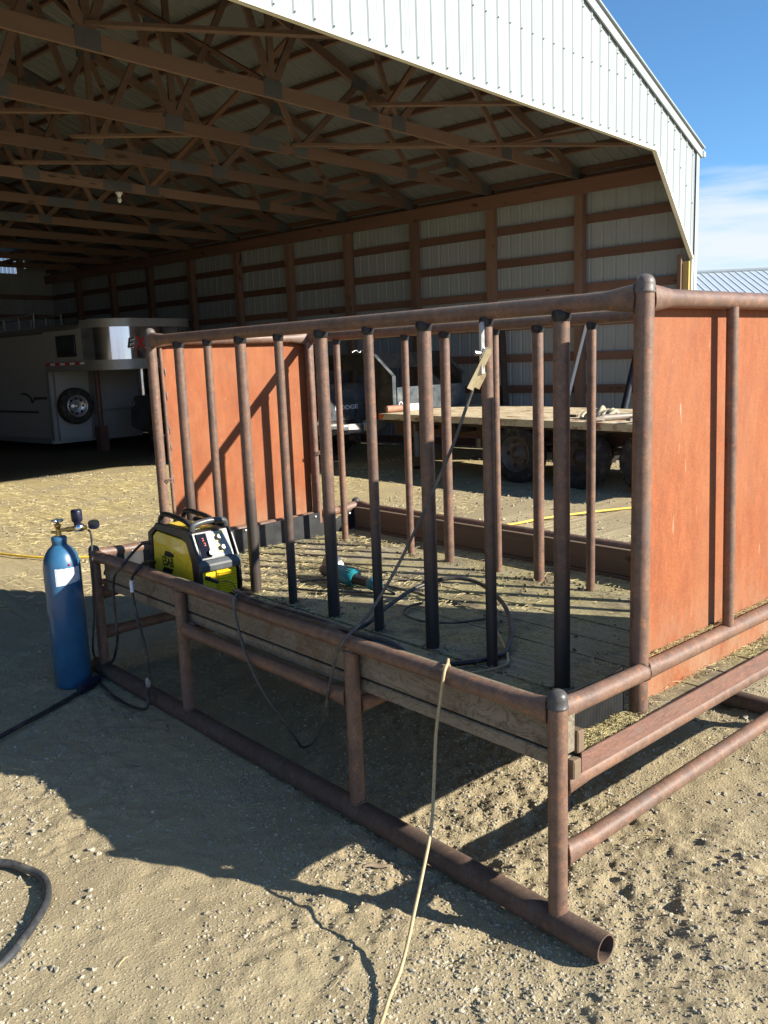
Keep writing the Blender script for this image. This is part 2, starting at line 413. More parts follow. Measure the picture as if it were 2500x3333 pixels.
# ------------------------------------------------------------------ mesh building
class MB:
    def __init__(self):
        self.v, self.f, self.m, self.s = [], [], [], []
        self.xf = None
    def add(self, verts, faces, mat=0, smooth=False):
        o = len(self.v)
        if self.xf is not None:
            verts = [tuple(self.xf @ Vector(p)) for p in verts]
        self.v += [tuple(p) for p in verts]
        for f in faces:
            self.f.append([i + o for i in f])
            self.m.append(mat)
            self.s.append(smooth)
        return self
    def box(self, lo, hi, mat=0):
        (a, b, c), (d, e, f) = lo, hi
        return self.add([(a, b, c), (d, b, c), (d, e, c), (a, e, c), (a, b, f), (d, b, f), (d, e, f), (a, e, f)],
                        [(0, 3, 2, 1), (4, 5, 6, 7), (0, 1, 5, 4), (1, 2, 6, 5), (2, 3, 7, 6), (3, 0, 4, 7)], mat)
    def beam(self, p, q, w, h, up=(0, 0, 1), mat=0):
        """rectangular bar p -> q; w across, h along 'up'"""
        p, q = Vector(p), Vector(q)
        d = (q - p).normalized()
        s = d.cross(Vector(up)).normalized()
        u = s.cross(d).normalized()
        vs = [c + s * (w / 2 * i) + u * (h / 2 * j) for c in (p, q) for i, j in ((-1, -1), (1, -1), (1, 1), (-1, 1))]
        return self.add(vs, [(3, 2, 1, 0), (4, 5, 6, 7), (0, 1, 5, 4), (1, 2, 6, 5), (2, 3, 7, 6), (3, 0, 4, 7)], mat)
    def tube(self, pts, r, n=16, mat=0, caps=True, rads=None, flat=1.0):
        pts = [Vector(p) for p in pts]
        k = len(pts)
        rads = rads or [r] * k
        prev = None
        rings = []
        for i, p in enumerate(pts):
            d = (pts[min(i + 1, k - 1)] - pts[max(i - 1, 0)]).normalized()
            if prev is None:
                a = Vector((0, 0, 1)) if abs(d.z) < 0.9 else Vector((1, 0, 0))
                u = (a - d * a.dot(d)).normalized()
            else:
                u = (prev - d * prev.dot(d)).normalized()
            prev = u
            w = d.cross(u)
            ru, rw = rads[i] if isinstance(rads[i], tuple) else (rads[i], rads[i])
            rings.append([p + u * (ru * math.cos(2 * math.pi * j / n)) + w * (rw * math.sin(2 * math.pi * j / n)) for j in range(n)])
        vs = [v for rg in rings for v in rg]
        fs = []
        for i in range(k - 1):
            for j in range(n):
                a, b = i * n + j, i * n + (j + 1) % n
                fs.append((a, b, b + n, a + n))
        self.add(vs, fs, mat, True)
        if caps:
            self.add(rings[0], [tuple(range(n - 1, -1, -1))], mat)
            self.add(rings[-1], [tuple(range(n))], mat)
        return self
    def lathe(self, prof, c=(0, 0, 0), n=24, mat=0, axis='z', smooth=True):
        """prof: (radius, height) pairs"""
        vs, fs = [], []
        for r, h in prof:
            for j in range(n):
                a = 2 * math.pi * j / n
                x, y = r * math.cos(a), r * math.sin(a)
                p = {'z': (x, y, h), 'x': (h, x, y), 'y': (y, h, x)}[axis]
                vs.append((p[0] + c[0], p[1] + c[1], p[2] + c[2]))
        for i in range(len(prof) - 1):
            for j in range(n):
                a, b = i * n + j, i * n + (j + 1) % n
                fs.append((a, b, b + n, a + n))
        return self.add(vs, fs, mat, smooth)
    def prism(self, poly, lo, hi, axis='x', mat=0):
        """polygon (two coordinates in cyclic order after axis) swept lo..hi"""
        n = len(poly)
        def P(a, b, h):
            return {'x': (h, a, b), 'y': (a, h, b), 'z': (a, b, h)}[axis]
        vs = [P(a, b, lo) for a, b in poly] + [P(a, b, hi) for a, b in poly]
        fs = [tuple(range(n - 1, -1, -1)), tuple(range(n, 2 * n))] + [(i, (i + 1) % n, (i + 1) % n + n, i + n) for i in range(n)]
        return self.add(vs, fs, mat)
    def dome(self, c, r, h, n=20, mat=0, k=6):
        prof = [(r * math.cos(a), h * math.sin(a)) for a in np.linspace(0, math.pi / 2 * 0.98, k)]
        prof.append((0.0005, h))
        return self.lathe(prof, c, n, mat)
    def build(self, name, mats, parent=None, bevel=0, seg=2, recalc=True):
        me = bpy.data.meshes.new(name)
        me.from_pydata(self.v, [], self.f)
        if not isinstance(mats, (list, tuple)):
            mats = [mats]
        for m in mats:
            me.materials.append(m)
        me.polygons.foreach_set('material_index', self.m)
        me.polygons.foreach_set('use_smooth', self.s)
        me.update()
        if recalc:
            bm = bmesh.new()
            bm.from_mesh(me)
            bmesh.ops.recalc_face_normals(bm, faces=bm.faces)
            bm.to_mesh(me)
            bm.free()
        o = bpy.data.objects.new(name, me)
        COL.objects.link(o)
        if parent:
            o.parent = parent
        if bevel:
            b = o.modifiers.new('bevel', 'BEVEL')
            b.width = bevel
            b.segments = seg
            b.limit_method = 'ANGLE'
            b.angle_limit = rad(40)
        return o

def tag(o, label=None, cat=None, group=None, kind=None):
    if label: o['label'] = label
    if cat: o['category'] = cat
    if group: o['group'] = group
    if kind: o['kind'] = kind
    return o

def thing(name, label, cat, loc=(0, 0, 0), rotz=0.0, group=None):
    o = bpy.data.objects.new(name, None)
    o.empty_display_size = 0.2
    COL.objects.link(o)
    o.location = loc
    o.rotation_euler = (0, 0, rotz)
    return tag(o, label, cat, group)

def copy_tree(o, parent=None):
    c = o.copy()
    COL.objects.link(c)
    c.parent = parent
    for ch in [x for x in bpy.data.objects if x.parent == o]:
        copy_tree(ch, c)
    return c

def spline(pts, per=8):
    pts = [Vector(p) for p in pts]
    P = [pts[0] * 2 - pts[1]] + pts + [pts[-1] * 2 - pts[-2]]
    out = []
    for i in range(1, len(P) - 2):
        a, b, c, d = P[i - 1:i + 3]
        for k in range(per):
            t = k / per
            out.append(0.5 * ((2 * b) + (c - a) * t + (2 * a - 5 * b + 4 * c - d) * t * t + (3 * b - a - 3 * c + d) * t ** 3))
    out.append(pts[-1])
    return out

def text_mesh(txt, size, depth, bold=0.0):
    cu = bpy.data.curves.new('lettering', 'FONT')
    cu.body = txt
    cu.size = size
    cu.extrude = depth
    cu.offset = bold
    cu.align_x = 'CENTER'
    cu.align_y = 'CENTER'
    o = bpy.data.objects.new('lettering', cu)
    COL.objects.link(o)
    dg = bpy.context.evaluated_depsgraph_get()
    me = bpy.data.meshes.new_from_object(o.evaluated_get(dg))
    bpy.data.objects.remove(o)
    bpy.data.curves.remove(cu)
    return me

def letters(name, txt, size, mat, parent, mtx, depth=0.0015, bold=0.0):
    me = text_mesh(txt, size, depth, bold)
    me.transform(mtx)
    me.materials.clear()
    me.materials.append(mat)
    o = bpy.data.objects.new(name, me)
    COL.objects.link(o)
    o.parent = parent
    return o

def fbm(x, y, base, octaves, seed):
    r = np.random.default_rng(seed)
    tot = np.zeros_like(x)
    amp, fr = 1.0, base
    for _ in range(octaves):
        g = r.random((256, 256))
        X, Y = x * fr, y * fr
        xi, yi = np.floor(X).astype(int), np.floor(Y).astype(int)
        fx, fy = X - xi, Y - yi
        fx, fy = fx * fx * (3 - 2 * fx), fy * fy * (3 - 2 * fy)
        g00, g10 = g[xi % 256, yi % 256], g[(xi + 1) % 256, yi % 256]
        g01, g11 = g[xi % 256, (yi + 1) % 256], g[(xi + 1) % 256, (yi + 1) % 256]
        tot += amp * ((g00 * (1 - fx) + g10 * fx) * (1 - fy) + (g01 * (1 - fx) + g11 * fx) * fy - 0.5)
        amp *= 0.55
        fr *= 2.03
    return tot

# ------------------------------------------------------------------ ground
def axis_coords(lo, hi, step, far, grow=1.22):
    a = list(np.arange(lo, hi + 1e-6, step))
    s = step
    while a[-1] < far:
        s *= grow
        a.append(a[-1] + s)
    s = step
    while a[0] > -far:
        s *= grow
        a.insert(0, a[0] - s)
    return np.array(a)

def ground_height(x, y):
    near = np.exp(-((np.maximum(0, np.abs(x - 1.5) - 7) / 6) ** 2 + (np.maximum(0, np.abs(y - 2) - 7) / 6) ** 2))
    h = 0.026 * fbm(x, y, 0.9, 3, 3) + 0.016 * fbm(x, y, 6.0, 3, 4) * (0.4 + fbm(x, y, 0.7, 2, 9) + 0.5)
    lump = np.clip(0.65 + 1.3 * fbm(x, y, 1.7, 2, 19), 0.1, 1.5)
    h += 0.016 * fbm(x, y, 19.0, 3, 14) * lump
    h -= 0.014 * np.clip(fbm(x, y, 13.0, 3, 44) - 0.24, 0, 0.4)
    h += 0.0085 * fbm(x, y, 38.0, 2, 61) * lump
    h += 0.022 * np.clip(fbm(x, y, 15.0, 2, 51) - 0.26, 0, 0.4) * lump
    # packed ruts and hoof scuffs on the right
    rut = np.exp(-((x - 0.78) / 0.28) ** 2) * np.exp(-((y + 0.30) / 0.30) ** 2)
    h += 0.0055 * rut * np.sin(2 * math.pi / 0.052 * (x + 0.10 * y + 0.03 * fbm(x, y, 3, 2, 8)))
    return h * near - 0.004

gx = axis_coords(-1.7, 3.6, 0.011, 900, 1.16)
gy = axis_coords(-1.2, 4.2, 0.011, 900, 1.16)
GX, GY = np.meshgrid(gx, gy, indexing='ij')
GZ = ground_height(GX, GY)
nx, ny = GX.shape
co = np.stack([GX, GY, GZ], -1).reshape(-1, 3)
idx = np.arange(nx * ny).reshape(nx, ny)
quads = np.stack([idx[:-1, :-1], idx[1:, :-1], idx[1:, 1:], idx[:-1, 1:]], -1).reshape(-1, 4)

def np_mesh(name, co, faces, mat, smooth=True):
    k = faces.shape[1]
    me = bpy.data.meshes.new(name)
    me.vertices.add(len(co))
    me.vertices.foreach_set('co', co.astype(np.float32).ravel())
    me.loops.add(faces.size)
    me.loops.foreach_set('vertex_index', faces.astype(np.int32).ravel())
    me.polygons.add(len(faces))
    me.polygons.foreach_set('loop_start', np.arange(0, faces.size, k, dtype=np.int32))
    me.polygons.foreach_set('loop_total', np.full(len(faces), k, dtype=np.int32))
    me.polygons.foreach_set('use_smooth', np.full(len(faces), smooth))
    me.materials.append(mat)
    me.update(calc_edges=True)
    me.validate()
    o = bpy.data.objects.new(name, me)
    COL.objects.link(o)
    return o
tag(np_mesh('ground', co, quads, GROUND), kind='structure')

def rocks(name, xs, ys, sizes, mat, zfun, sub, sink=0.25, flat=0.65):
    bm = bmesh.new()
    bmesh.ops.create_icosphere(bm, subdivisions=sub, radius=1)
    base = np.array([v.co[:] for v in bm.verts])
    fc = np.array([[v.index for v in f.verts] for f in bm.faces])
    bm.free()
    n = len(xs)
    kinds = []
    for k in range(10):
        d = base * (1 + 0.32 * (RNG.random((len(base), 1)) - 0.5) * 2)
        d = d * np.array([1.0, 0.55 + 0.4 * RNG.random(), 0.45 + 0.35 * RNG.random()])
        kinds.append(d)
    kinds = np.array(kinds)
    kid = RNG.integers(0, 10, n)
    a = RNG.random(n) * 6.283
    til = (RNG.random(n) - 0.5) * 0.8
    V = kinds[kid] * sizes[:, None, None]
    ct, st = np.cos(til)[:, None], np.sin(til)[:, None]
    y = V[..., 1] * ct - V[..., 2] * st
    z = V[..., 1] * st + V[..., 2] * ct
    c, s = np.cos(a)[:, None], np.sin(a)[:, None]
    X = V[..., 0] * c - y * s + xs[:, None]
    Y = V[..., 0] * s + y * c + ys[:, None]
    Z = z + (zfun(xs, ys) + sizes * (flat - sink) * 0.55)[:, None]
    co = np.stack([X, Y, Z], -1).reshape(-1, 3)
    fa = (fc[None] + (np.arange(n) * len(base))[:, None, None]).reshape(-1, 3)
    return np_mesh(name, co, fa, mat, False)

def blades(name, xs, ys, zs, ln, wd, mat, tilt=0.25):
    n = len(xs)
    a = RNG.random(n) * 6.283
    t = (RNG.random(n) - 0.35) * tilt
    d = np.stack([np.cos(a) * np.cos(t), np.sin(a) * np.cos(t), np.sin(t)], -1)
    s = np.stack([-np.sin(a), np.cos(a), 0 * a], -1)
    c = np.stack([xs, ys, zs], -1)
    bend = (RNG.random(n) - 0.5) * 0.5
    mid = c + s * (ln * bend * 0.3)[:, None] + np.array([0, 0, 1]) * (wd * 0.5)[:, None]
    P = [c - d * (ln / 2)[:, None], c + d * (ln / 2)[:, None]]
    w = s * (wd / 2)[:, None]
    up = np.array([0, 0, 1]) * (wd * 0.6)[:, None]
    V = np.stack([P[0] - w, P[0] + w, P[0] + up, mid - w, mid + w, mid + up, P[1] - w, P[1] + w, P[1] + up], 1).reshape(-1, 3)
    tri = np.array([(0, 3, 5, 2), (2, 5, 4, 1), (3, 6, 8, 5), (5, 8, 7, 4), (1, 4, 3, 0), (4, 7, 6, 3)])
    F = (tri[None] + (np.arange(n) * 9)[:, None, None]).reshape(-1, 4)
    return np_mesh(name, V, F, mat, False)

def scatter(n, x0, x1, y0, y1, clump=0.5, seed=5, mask=None):
    xs = x0 + (x1 - x0) * RNG.random(n * 3)
    ys = y0 + (y1 - y0) * RNG.random(n * 3)
    p = np.clip(0.5 + 1.6 * clump * fbm(xs, ys, 1.3, 3, seed), 0.03, 1)
    if mask is not None:
        p = p * mask(xs, ys)
    keep = RNG.random(n * 3) < p
    return xs[keep][:n], ys[keep][:n]

dens = lambda x, y: np.exp(-0.42 * np.maximum(0, np.hypot(x + 1.6, y + 1.2) - 1.0))
gxs, gys = scatter(150000, -1.8, 4.5, -1.35, 5.0, 0.8, 21, dens)
sz = 0.0027 + 0.0050 * RNG.random(len(gxs)) ** 2.5 + 0.0045 * RNG.random(len(gxs)) ** 12
tag(rocks('gravel', gxs, gys, sz, STONE, ground_height, 1, 0.55), 'loose pea gravel and grit strewn over the dirt yard', 'gravel', kind='stuff')
gxs, gys = scatter(18000, -1.8, 4.5, -1.35, 5.5, 1.0, 22, dens)
sz = 0.0042 + 0.0095 * RNG.random(len(gxs)) ** 5
tag(rocks('stones', gxs, gys, sz, simple('pale stone', (0.32, 0.29, 0.222), 0.9, 0, 0.5, 24, 0.3), ground_height, 2, 0.45), 'larger pale stones scattered among the gravel', 'stones', kind='stuff')
fxs, fys = scatter(9000, 1.0, 10, 0.5, 14, 0.7, 23)
sz = 0.006 + 0.016 * RNG.random(len(fxs)) ** 4
tag(rocks('grit', fxs, fys, sz, STONE, ground_height, 1), 'grit and small stones on the yard beyond the feeder', 'gravel', kind='stuff')
sxs, sys_ = scatter(700, -1.9, 4.5, -1.4, 5.5, 0.7, 24)
tag(blades('straw_bits', sxs, sys_, ground_height(sxs, sys_) + 0.006, 0.015 + 0.05 * RNG.random(len(sxs)) ** 2, 0.0016 + 0.0016 * RNG.random(len(sxs)), STRAWM), 'short straw bits lying on the gravel around the feeder', 'straw', kind='stuff')
hx, hy = scatter(9000, -2.5, 7.0, 5.2, 13.0, 1.0, 25)
tag(blades('straw_litter', hx, hy, ground_height(hx, hy) + 0.008, 0.03 + 0.09 * RNG.random(len(hx)), 0.0022 + 0.0025 * RNG.random(len(hx)), STRAWM, 0.5), 'trodden hay and straw littering the yard by the barn mouth', 'straw', kind='stuff')

# ------------------------------------------------------------------ barn  (local frame: x=s along the front, y=w into the barn)
BA = rad(7.0)
BO = Vector((11.01, 5.63, 0))
barn = thing('barn', 'open fronted pole barn in white ribbed steel with timber trusses', 'barn', BO, BA)
BL = 19.8
SPAN = 18.3
EAVE = 4.76
SL = 0.348
def roof_z(s):
    return EAVE + SL * min(-s, SPAN + s)

def corrugated(length, zbot, ztop, breaks=(), pitch=0.2286, flip=1):
    """points along a line: list of (t, d); quads built by caller"""
    prof = []
    t = 0.0
    while t < length:
        for dt, d in ((0, 0), (0.075, 0), (0.080, 0.004), (0.088, 0.004), (0.093, 0), (0.132, 0), (0.137, 0.004), (0.145, 0.004), (0.150, 0), (0.182, 0), (0.197, 0.014), (0.212, 0.014), (0.2275, 0)):
            if t + dt < length:
                prof.append((t + dt, d * flip))
        t += pitch
    prof.append((length, 0))
    for b in breaks:
        prof.append((b - 1e-4, 0))
        prof.append((b + 1e-4, 0))
    prof.sort()
    return prof

def header_z(s):
    if s > -0.14: return 0.0
    if s < -SPAN + 0.14: return 0.0
    if s > -1.55: return 3.14 + (-0.14 - s) / 1.41 * (4.53 - 3.14)
    if s < -SPAN + 1.55: return 3.14 + (s + SPAN - 0.14) / 1.41 * (4.53 - 3.14)
    return 4.53

mb = MB()
prof = corrugated(SPAN, None, None, (0.14, SPAN - 0.14, 1.55, SPAN / 2, SPAN - 1.55))
for (t0, d0), (t1, d1) in zip(prof[:-1], prof[1:]):
    s0, s1 = -t0, -t1
    mb.add([(s0, -d0, header_z(s0 - 1e-5 if t0 < 1 else s0)), (s1, -d1, header_z(s1)), (s1, -d1, roof_z(s1)), (s0, -d0, roof_z(s0))], [(0, 1, 2, 3)], 0)
FRONT = mb
def side_wall(name, s, sign, mat):
    m_ = MB()
    pr = corrugated(BL, None, None)
    for (t0, d0), (t1, d1) in zip(pr[:-1], pr[1:]):
        m_.add([(s + d0 * sign, t0, 0), (s + d1 * sign, t1, 0), (s + d1 * sign, t1, EAVE - 0.02), (s + d0 * sign, t0, EAVE - 0.02)], [(0, 1, 2, 3)])
    return m_.build(name, mat, barn, recalc=False)
side_wall('side_siding', 0.0, 1, SIDEIN)
side_wall('side_siding', -SPAN, -1, SIDEIN)
mb = MB()
WIN = (-2.3, -1.06, 4.64, 5.17)
WIN2 = (-0.82, -0.775, 4.80, 5.05)
prof = corrugated(SPAN, None, None, (-WIN[0], -WIN[1], -WIN2[0], -WIN2[1], SPAN / 2))
for (t0, d0), (t1, d1) in zip(prof[:-1], prof[1:]):
    s0, s1 = -t0, -t1
    sm = (s0 + s1) / 2
    holes = [h for h in (WIN, WIN2) if h[0] < sm < h[1]]
    spans = [(0, roof_z(sm) - 0.01)]
    if holes:
        spans = [(0, holes[0][2]), (holes[0][3], roof_z(sm) - 0.01)]
    for za, zb in spans:
        mb.add([(s0, BL + d0, za), (s1, BL + d1, za), (s1, BL + d1, zb), (s0, BL + d0, zb)], [(0, 1, 2, 3)])
mb.build('back_siding', SIDEIN, barn, recalc=False)
for h in (WIN, WIN2):
    mb = MB()
    s = h[0]
    while s < h[1] - 1e-6:
        e = min(s + 0.12, h[1])
        mb.add([(s, BL + 0.004, h[2]), (s + (e - s) * 0.8, BL + 0.004, h[2]), (e, BL + 0.02, h[2]), (s, BL + 0.004, h[3]), (s + (e - s) * 0.8, BL + 0.004, h[3]), (e, BL + 0.02, h[3])], [(0, 1, 4, 3), (1, 2, 5, 4)])
        s = e
    mb.build('skylight_panel', SKYL, barn, recalc=False)
for side in (0, 1):
    mb = MB()
    pr = corrugated(BL + 0.3, None, None)
    half = SPAN / 2
    for (t0, d0), (t1, d1) in zip(pr[:-1], pr[1:]):
        q = []
        for (s_, t_, d_) in ((0.09, t0, d0), (0.09, t1, d1), (-half, t1, d1), (-half, t0, d0)):
            d_ *= 1.5
            z = EAVE - SL * s_ + d_
            q.append((s_ if side == 0 else -SPAN - s_, t_ - 0.045, z))
        mb.add(q, [(0, 1, 2, 3)])
    mb.build('roof', ROOF, barn, recalc=False)
# trims
mb = MB()
for sg in (0, 1):
    f = (lambda s: s) if sg == 0 else (lambda s: -SPAN - s)
    mb.beam((f(0.10), -0.036, EAVE - 0.02 - 0.0348), (f(-SPAN / 2), -0.036, EAVE - 0.02 + SL * SPAN / 2), 0.022, 0.13)
    mb.beam((f(0.10), -0.020, EAVE + 0.055 - 0.0348), (f(-SPAN / 2), -0.020, EAVE + 0.055 + SL * SPAN / 2), 0.12, 0.02)
    mb.box((min(f(-0.09), f(0.022)), -0.026, 0), (max(f(-0.09), f(0.022)), -0.022, EAVE - 0.06))
mb.build('rake_trim', SIDING, barn)
mb = MB()
pts = [(-0.14, 0), (-0.14, 3.14), (-1.55, 4.53), (-SPAN + 1.55, 4.53), (-SPAN + 0.14, 3.14), (-SPAN + 0.14, 0)]
for a, b in zip(pts[:-1], pts[1:]):
    mb.beam((a[0], -0.005, a[1]), (b[0], -0.005, b[1]), 0.06, 0.035, up=(0, 1, 0) if a[0] == b[0] else (0, 0, 1))
mb.build('opening_trim', TRIM, barn)
mb = MB()
mb.beam((0.13, -0.06, EAVE - 0.06), (0.13, BL, EAVE - 0.06), 0.09, 0.08)
mb.build('gutter', SIDING, barn)
# siding screws
mb = FRONT
k = 0
t = 0.205
while t < SPAN:
    s = -t
    zs = [header_z(s) + 0.06, roof_z(s) - 0.18]
    z = header_z(s) + 0.75
    while z < roof_z(s) - 0.3:
        zs.append(z)
        z += 0.7
    for z in zs:
        mb.box((s - 0.006, -0.028, z - 0.006), (s + 0.006, -0.0175, z + 0.006), 1)
    t += 0.2286
mb.build('front_siding', [SIDING, simple('screw head', (0.26, 0.29, 0.29), 0.5, 0.2)], barn, recalc=False)
# dark closure gaps below the rake
# framing
POSTW = [0.085] + [1.93 + 1.795 * i for i in range(10)]
def post(s0, s1, w, z=4.38):
    m_ = MB().box((s0, w - 0.075, -0.05), (s1, w + 0.075, z))
    return m_.build('post', LUM_V, barn, 0.004, 1)
for w in POSTW[1:]:
    post(-0.19, -0.042, w)
    post(-SPAN + 0.042, -SPAN + 0.19, w)
MB().box((-0.30, 0.10, 0), (-0.19, 0.16, 3.2)).build('post', LUM_V, barn)
MB().box((-0.225, 0.004, 0), (-0.145, 0.10, 3.10)).build('jamb', LUM_Y, barn)
MB().box((-SPAN + 0.145, 0.004, 0), (-SPAN + 0.225, 0.10, 3.10)).build('jamb', LUM_Y, barn)
for z in (0.12, 0.58, 1.14, 1.70, 2.28, 2.85, 3.40, 3.97):
    MB().box((-0.040, 0.02, z - 0.07), (-0.002, BL - 0.05, z + 0.07)).build('girt', LUM_W, barn)
    MB().box((-SPAN + 0.002, 0.02, z - 0.07), (-SPAN + 0.040, BL - 0.05, z + 0.07)).build('girt', LUM_W, barn)
    MB().box((-SPAN + 0.05, BL - 0.045, z - 0.07), (-0.05, BL - 0.006, z + 0.07)).build('girt', LUM_S, barn)
for s0, s1 in ((-0.235, -0.192), (-0.041, -0.0415 + 0.0015)):
    pass
MB().box((-0.236, 0.02, 4.36), (-0.193, BL - 0.05, 4.59)).build('top_plate', LUM_W, barn)
MB().box((-0.0405, 0.02, 4.40), (-0.0035, BL - 0.05, 4.68)).build('top_plate', LUM_W, barn)
MB().box((-SPAN + 0.193, 0.02, 4.36), (-SPAN + 0.236, BL - 0.05, 4.59)).build('top_plate', LUM_W, barn)
# header boards behind the front siding
MB().box((-SPAN + 1.5, 0.006, 4.55), (-1.5, 0.044, 4.80)).build('header', LUM_S, barn)
for sg in (0, 1):
    f = (lambda s: s) if sg == 0 else (lambda s: -SPAN - s)
    MB().beam((f(-0.20), 0.026, 3.33), (f(-1.52), 0.026, 4.63), 0.036, 0.19).build('knee_header', LUM_S, barn)
    j = 0
    tt = 0.12
    L = math.hypot(SPAN / 2, SL * SPAN / 2)
    while tt < L:
        s = -tt / L * SPAN / 2
        z = EAVE - SL * s
        MB().beam((f(s), 0.03, z - 0.056), (f(s), BL + 0.1, z - 0.056), 0.038, 0.088, up=(SL if sg == 0 else -SL, 0, 1)).build('purlin', LUM_W, barn)
        tt += 0.63
BN = [-0.10, -2.37, -4.84, -6.95, -9.15, -11.35, -13.46, -15.93, -18.2]
TN = [-1.25, -3.55, -5.85, -8.0, -10.3, -12.45, -14.75, -17.05]
def truss(w, full):
    t0 = MB()
    for sg in (0, 1):
        f = (lambda s: s) if sg == 0 else (lambda s: -SPAN - s)
        za = EAVE - 0.165
        t0.beam((f(0.02), w, za), (f(-SPAN / 2), w, za + SL * SPAN / 2), 0.038, 0.14)
    t0.beam((-0.03, w, 4.685), (-SPAN + 0.03, w, 4.685), 0.0365, 0.15)
    tr = t0.build('truss', LUM_S, barn)
    webs = []
    topz = lambda s: EAVE - 0.165 + SL * min(-s, SPAN + s)
    for i, b in enumerate(BN):
        for tn in (i - 1, i):
            if 0 <= tn < len(TN) and 0 < i < len(BN) - 1:
                webs.append(((b, w, 4.70), (TN[tn], w, topz(TN[tn]))))
    webs.append(((BN[3], w, 4.7), (BN[3], w, topz(BN[3]))))
    webs.append(((BN[5], w, 4.7), (BN[5], w, topz(BN[5]))))
    webs.append(((-9.15, w, 4.7), (-9.15, w, topz(-9.15))))
    if full:
        for k_, (a, b) in enumerate(webs):
            MB().beam(a, b, 0.034 - 0.0003 * k_, 0.088, up=(0, 0, 1) if abs(a[0] - b[0]) > 0.01 else (1, 0, 0)).build('web', LUM_S, tr)
        for s, z, a, b in [(x, 4.705, 0.13, 0.088) for x in BN[1:-1]] + [(-5.49, 4.69, 0.26, 0.075), (-12.8, 4.69, 0.26, 0.075), (-0.2, 4.69, 0.24, 0.085), (-SPAN + 0.2, 4.69, 0.24, 0.085)] + [(x, topz(x) - 0.02, 0.15, 0.08) for x in TN]:
            MB().box((s - a, w - 0.0225, z - b), (s + a, w + 0.0225, z + b)).build('gusset_plate', PLATE, tr)
    else:
        m_ = MB()
        for k_, (a, b) in enumerate(webs):
            m_.beam(a, b, 0.034 - 0.0003 * k_, 0.088, up=(0, 0, 1) if abs(a[0] - b[0]) > 0.01 else (1, 0, 0))
        m_.build('web', LUM_S, tr)['kind'] = 'stuff'
for i, w in enumerate([0.075] + POSTW[1:]):
    truss(w + 0.0, 0 < i < 7)
for a, b in [((-9.15, 1.93, 4.83), (-6.75, 0.12, 4.80)), ((-5.40, 1.95, 4.83), (-4.58, 0.12, 4.62)), ((-5.0, 3.70, 4.74), (-1.55, 0.12, 4.62)),
             ((-4.3, 3.72, 4.82), (-2.25, 1.95, 4.82)), ((-2.3, 1.95, 4.83), (-1.8, 0.12, 4.90)), ((-7.3, 5.5, 4.83), (-5.6, 3.75, 4.80)), ((-7.2, 7.3, 4.82), (-4.9, 5.5, 4.82)), ((-9.15, 5.5, 4.83), (-7.0, 3.75, 4.83))]:
    MB().beam(a, b, 0.085, 0.036).build('brace', LUM_S, barn)
# lengthwise sway braces up in the roof
for s, wa, wb in [(-5.1, 1.95, 0.12), (-7.0, 1.95, 5.5), (-9.1, 1.95, 5.5), (-9.1, 9.1, 5.55), (-4.84, 7.3, 3.75)]:
    MB().beam((s, wa, 4.78), (s - 0.05, wb, roof_z(s) - 0.28), 0.036, 0.085, up=(1, 0, 0)).build('brace', LUM_W, barn)

def bl(s, w, z):
    return Vector((BO.x + s * math.cos(BA) - w * math.sin(BA), BO.y + s * math.sin(BA) + w * math.cos(BA), z))

lamp = thing('ceiling_lamp', 'white porcelain lamp holder with bulb under a truss chord', 'lamp', bl(-5.47, 7.315, 4.60), BA)
MB().lathe([(0.002, 0.0), (0.055, 0.0), (0.06, -0.02), (0.035, -0.045), (0.028, -0.075), (0.002, -0.078)], n=16).build('lamp_holder', WHITE, lamp)
MB().lathe([(0.014, -0.07), (0.03, -0.10), (0.036, -0.13), (0.026, -0.158), (0.002, -0.168)], n=16).build('bulb', WHITE, lamp)
wire = MB().tube(spline([(-1.6, -0.03, 0.14), (-0.8, -0.03, 0.10), (-0.25, -0.03, 0.11), (-0.15, -0.035, 0.17), (-0.23, -0.035, 0.22), (-0.29, -0.035, 0.16), (-0.2, -0.03, 0.09), (0, -0.02, 0.0)], 6), 0.0035, 6)
wire.build('wire', simple('grey flex', (0.16, 0.15, 0.14), 0.6), lamp)

# things leaning on the side wall
def leaning(name, label, cat, p, q, w, h, mat):
    o = MB().beam(p, q, w, h, up=(0.2, 1, 0)).build(name, mat, None, 0.004, 1)
    return tag(o, label, cat, {'plank': 'dark planks leaning on the barn wall'}.get(cat))
leaning('leaning_plank', 'dark brown plank leaning steeply on the barn wall behind the flatbed', 'plank', bl(-0.75, 3.0, 0), bl(-0.22, 3.46, 2.25), 0.14, 0.04, POLEB)
leaning('leaning_plank', 'second dark plank leaning lower on the wall, crossing the first', 'plank', bl(-0.8, 2.72, 0), bl(-0.26, 3.78, 1.75), 0.10, 0.04, POLEB)
leaning('white_pole', 'white painted strip leaning against the barn wall by a post', 'pole', bl(-0.7, 2.12, 0), bl(-0.24, 1.72, 2.3), 0.05, 0.03, WHITE)
tag(MB().tube([bl(-0.9, 0.92, 0), bl(-0.23, 0.72, 2.2)], 0.06, 14).build('dark_pipe', simple('dark poly pipe', (0.02, 0.022, 0.03), 0.4), None), 'thick dark pipe leaning on the wall near the barn mouth', 'pipe')

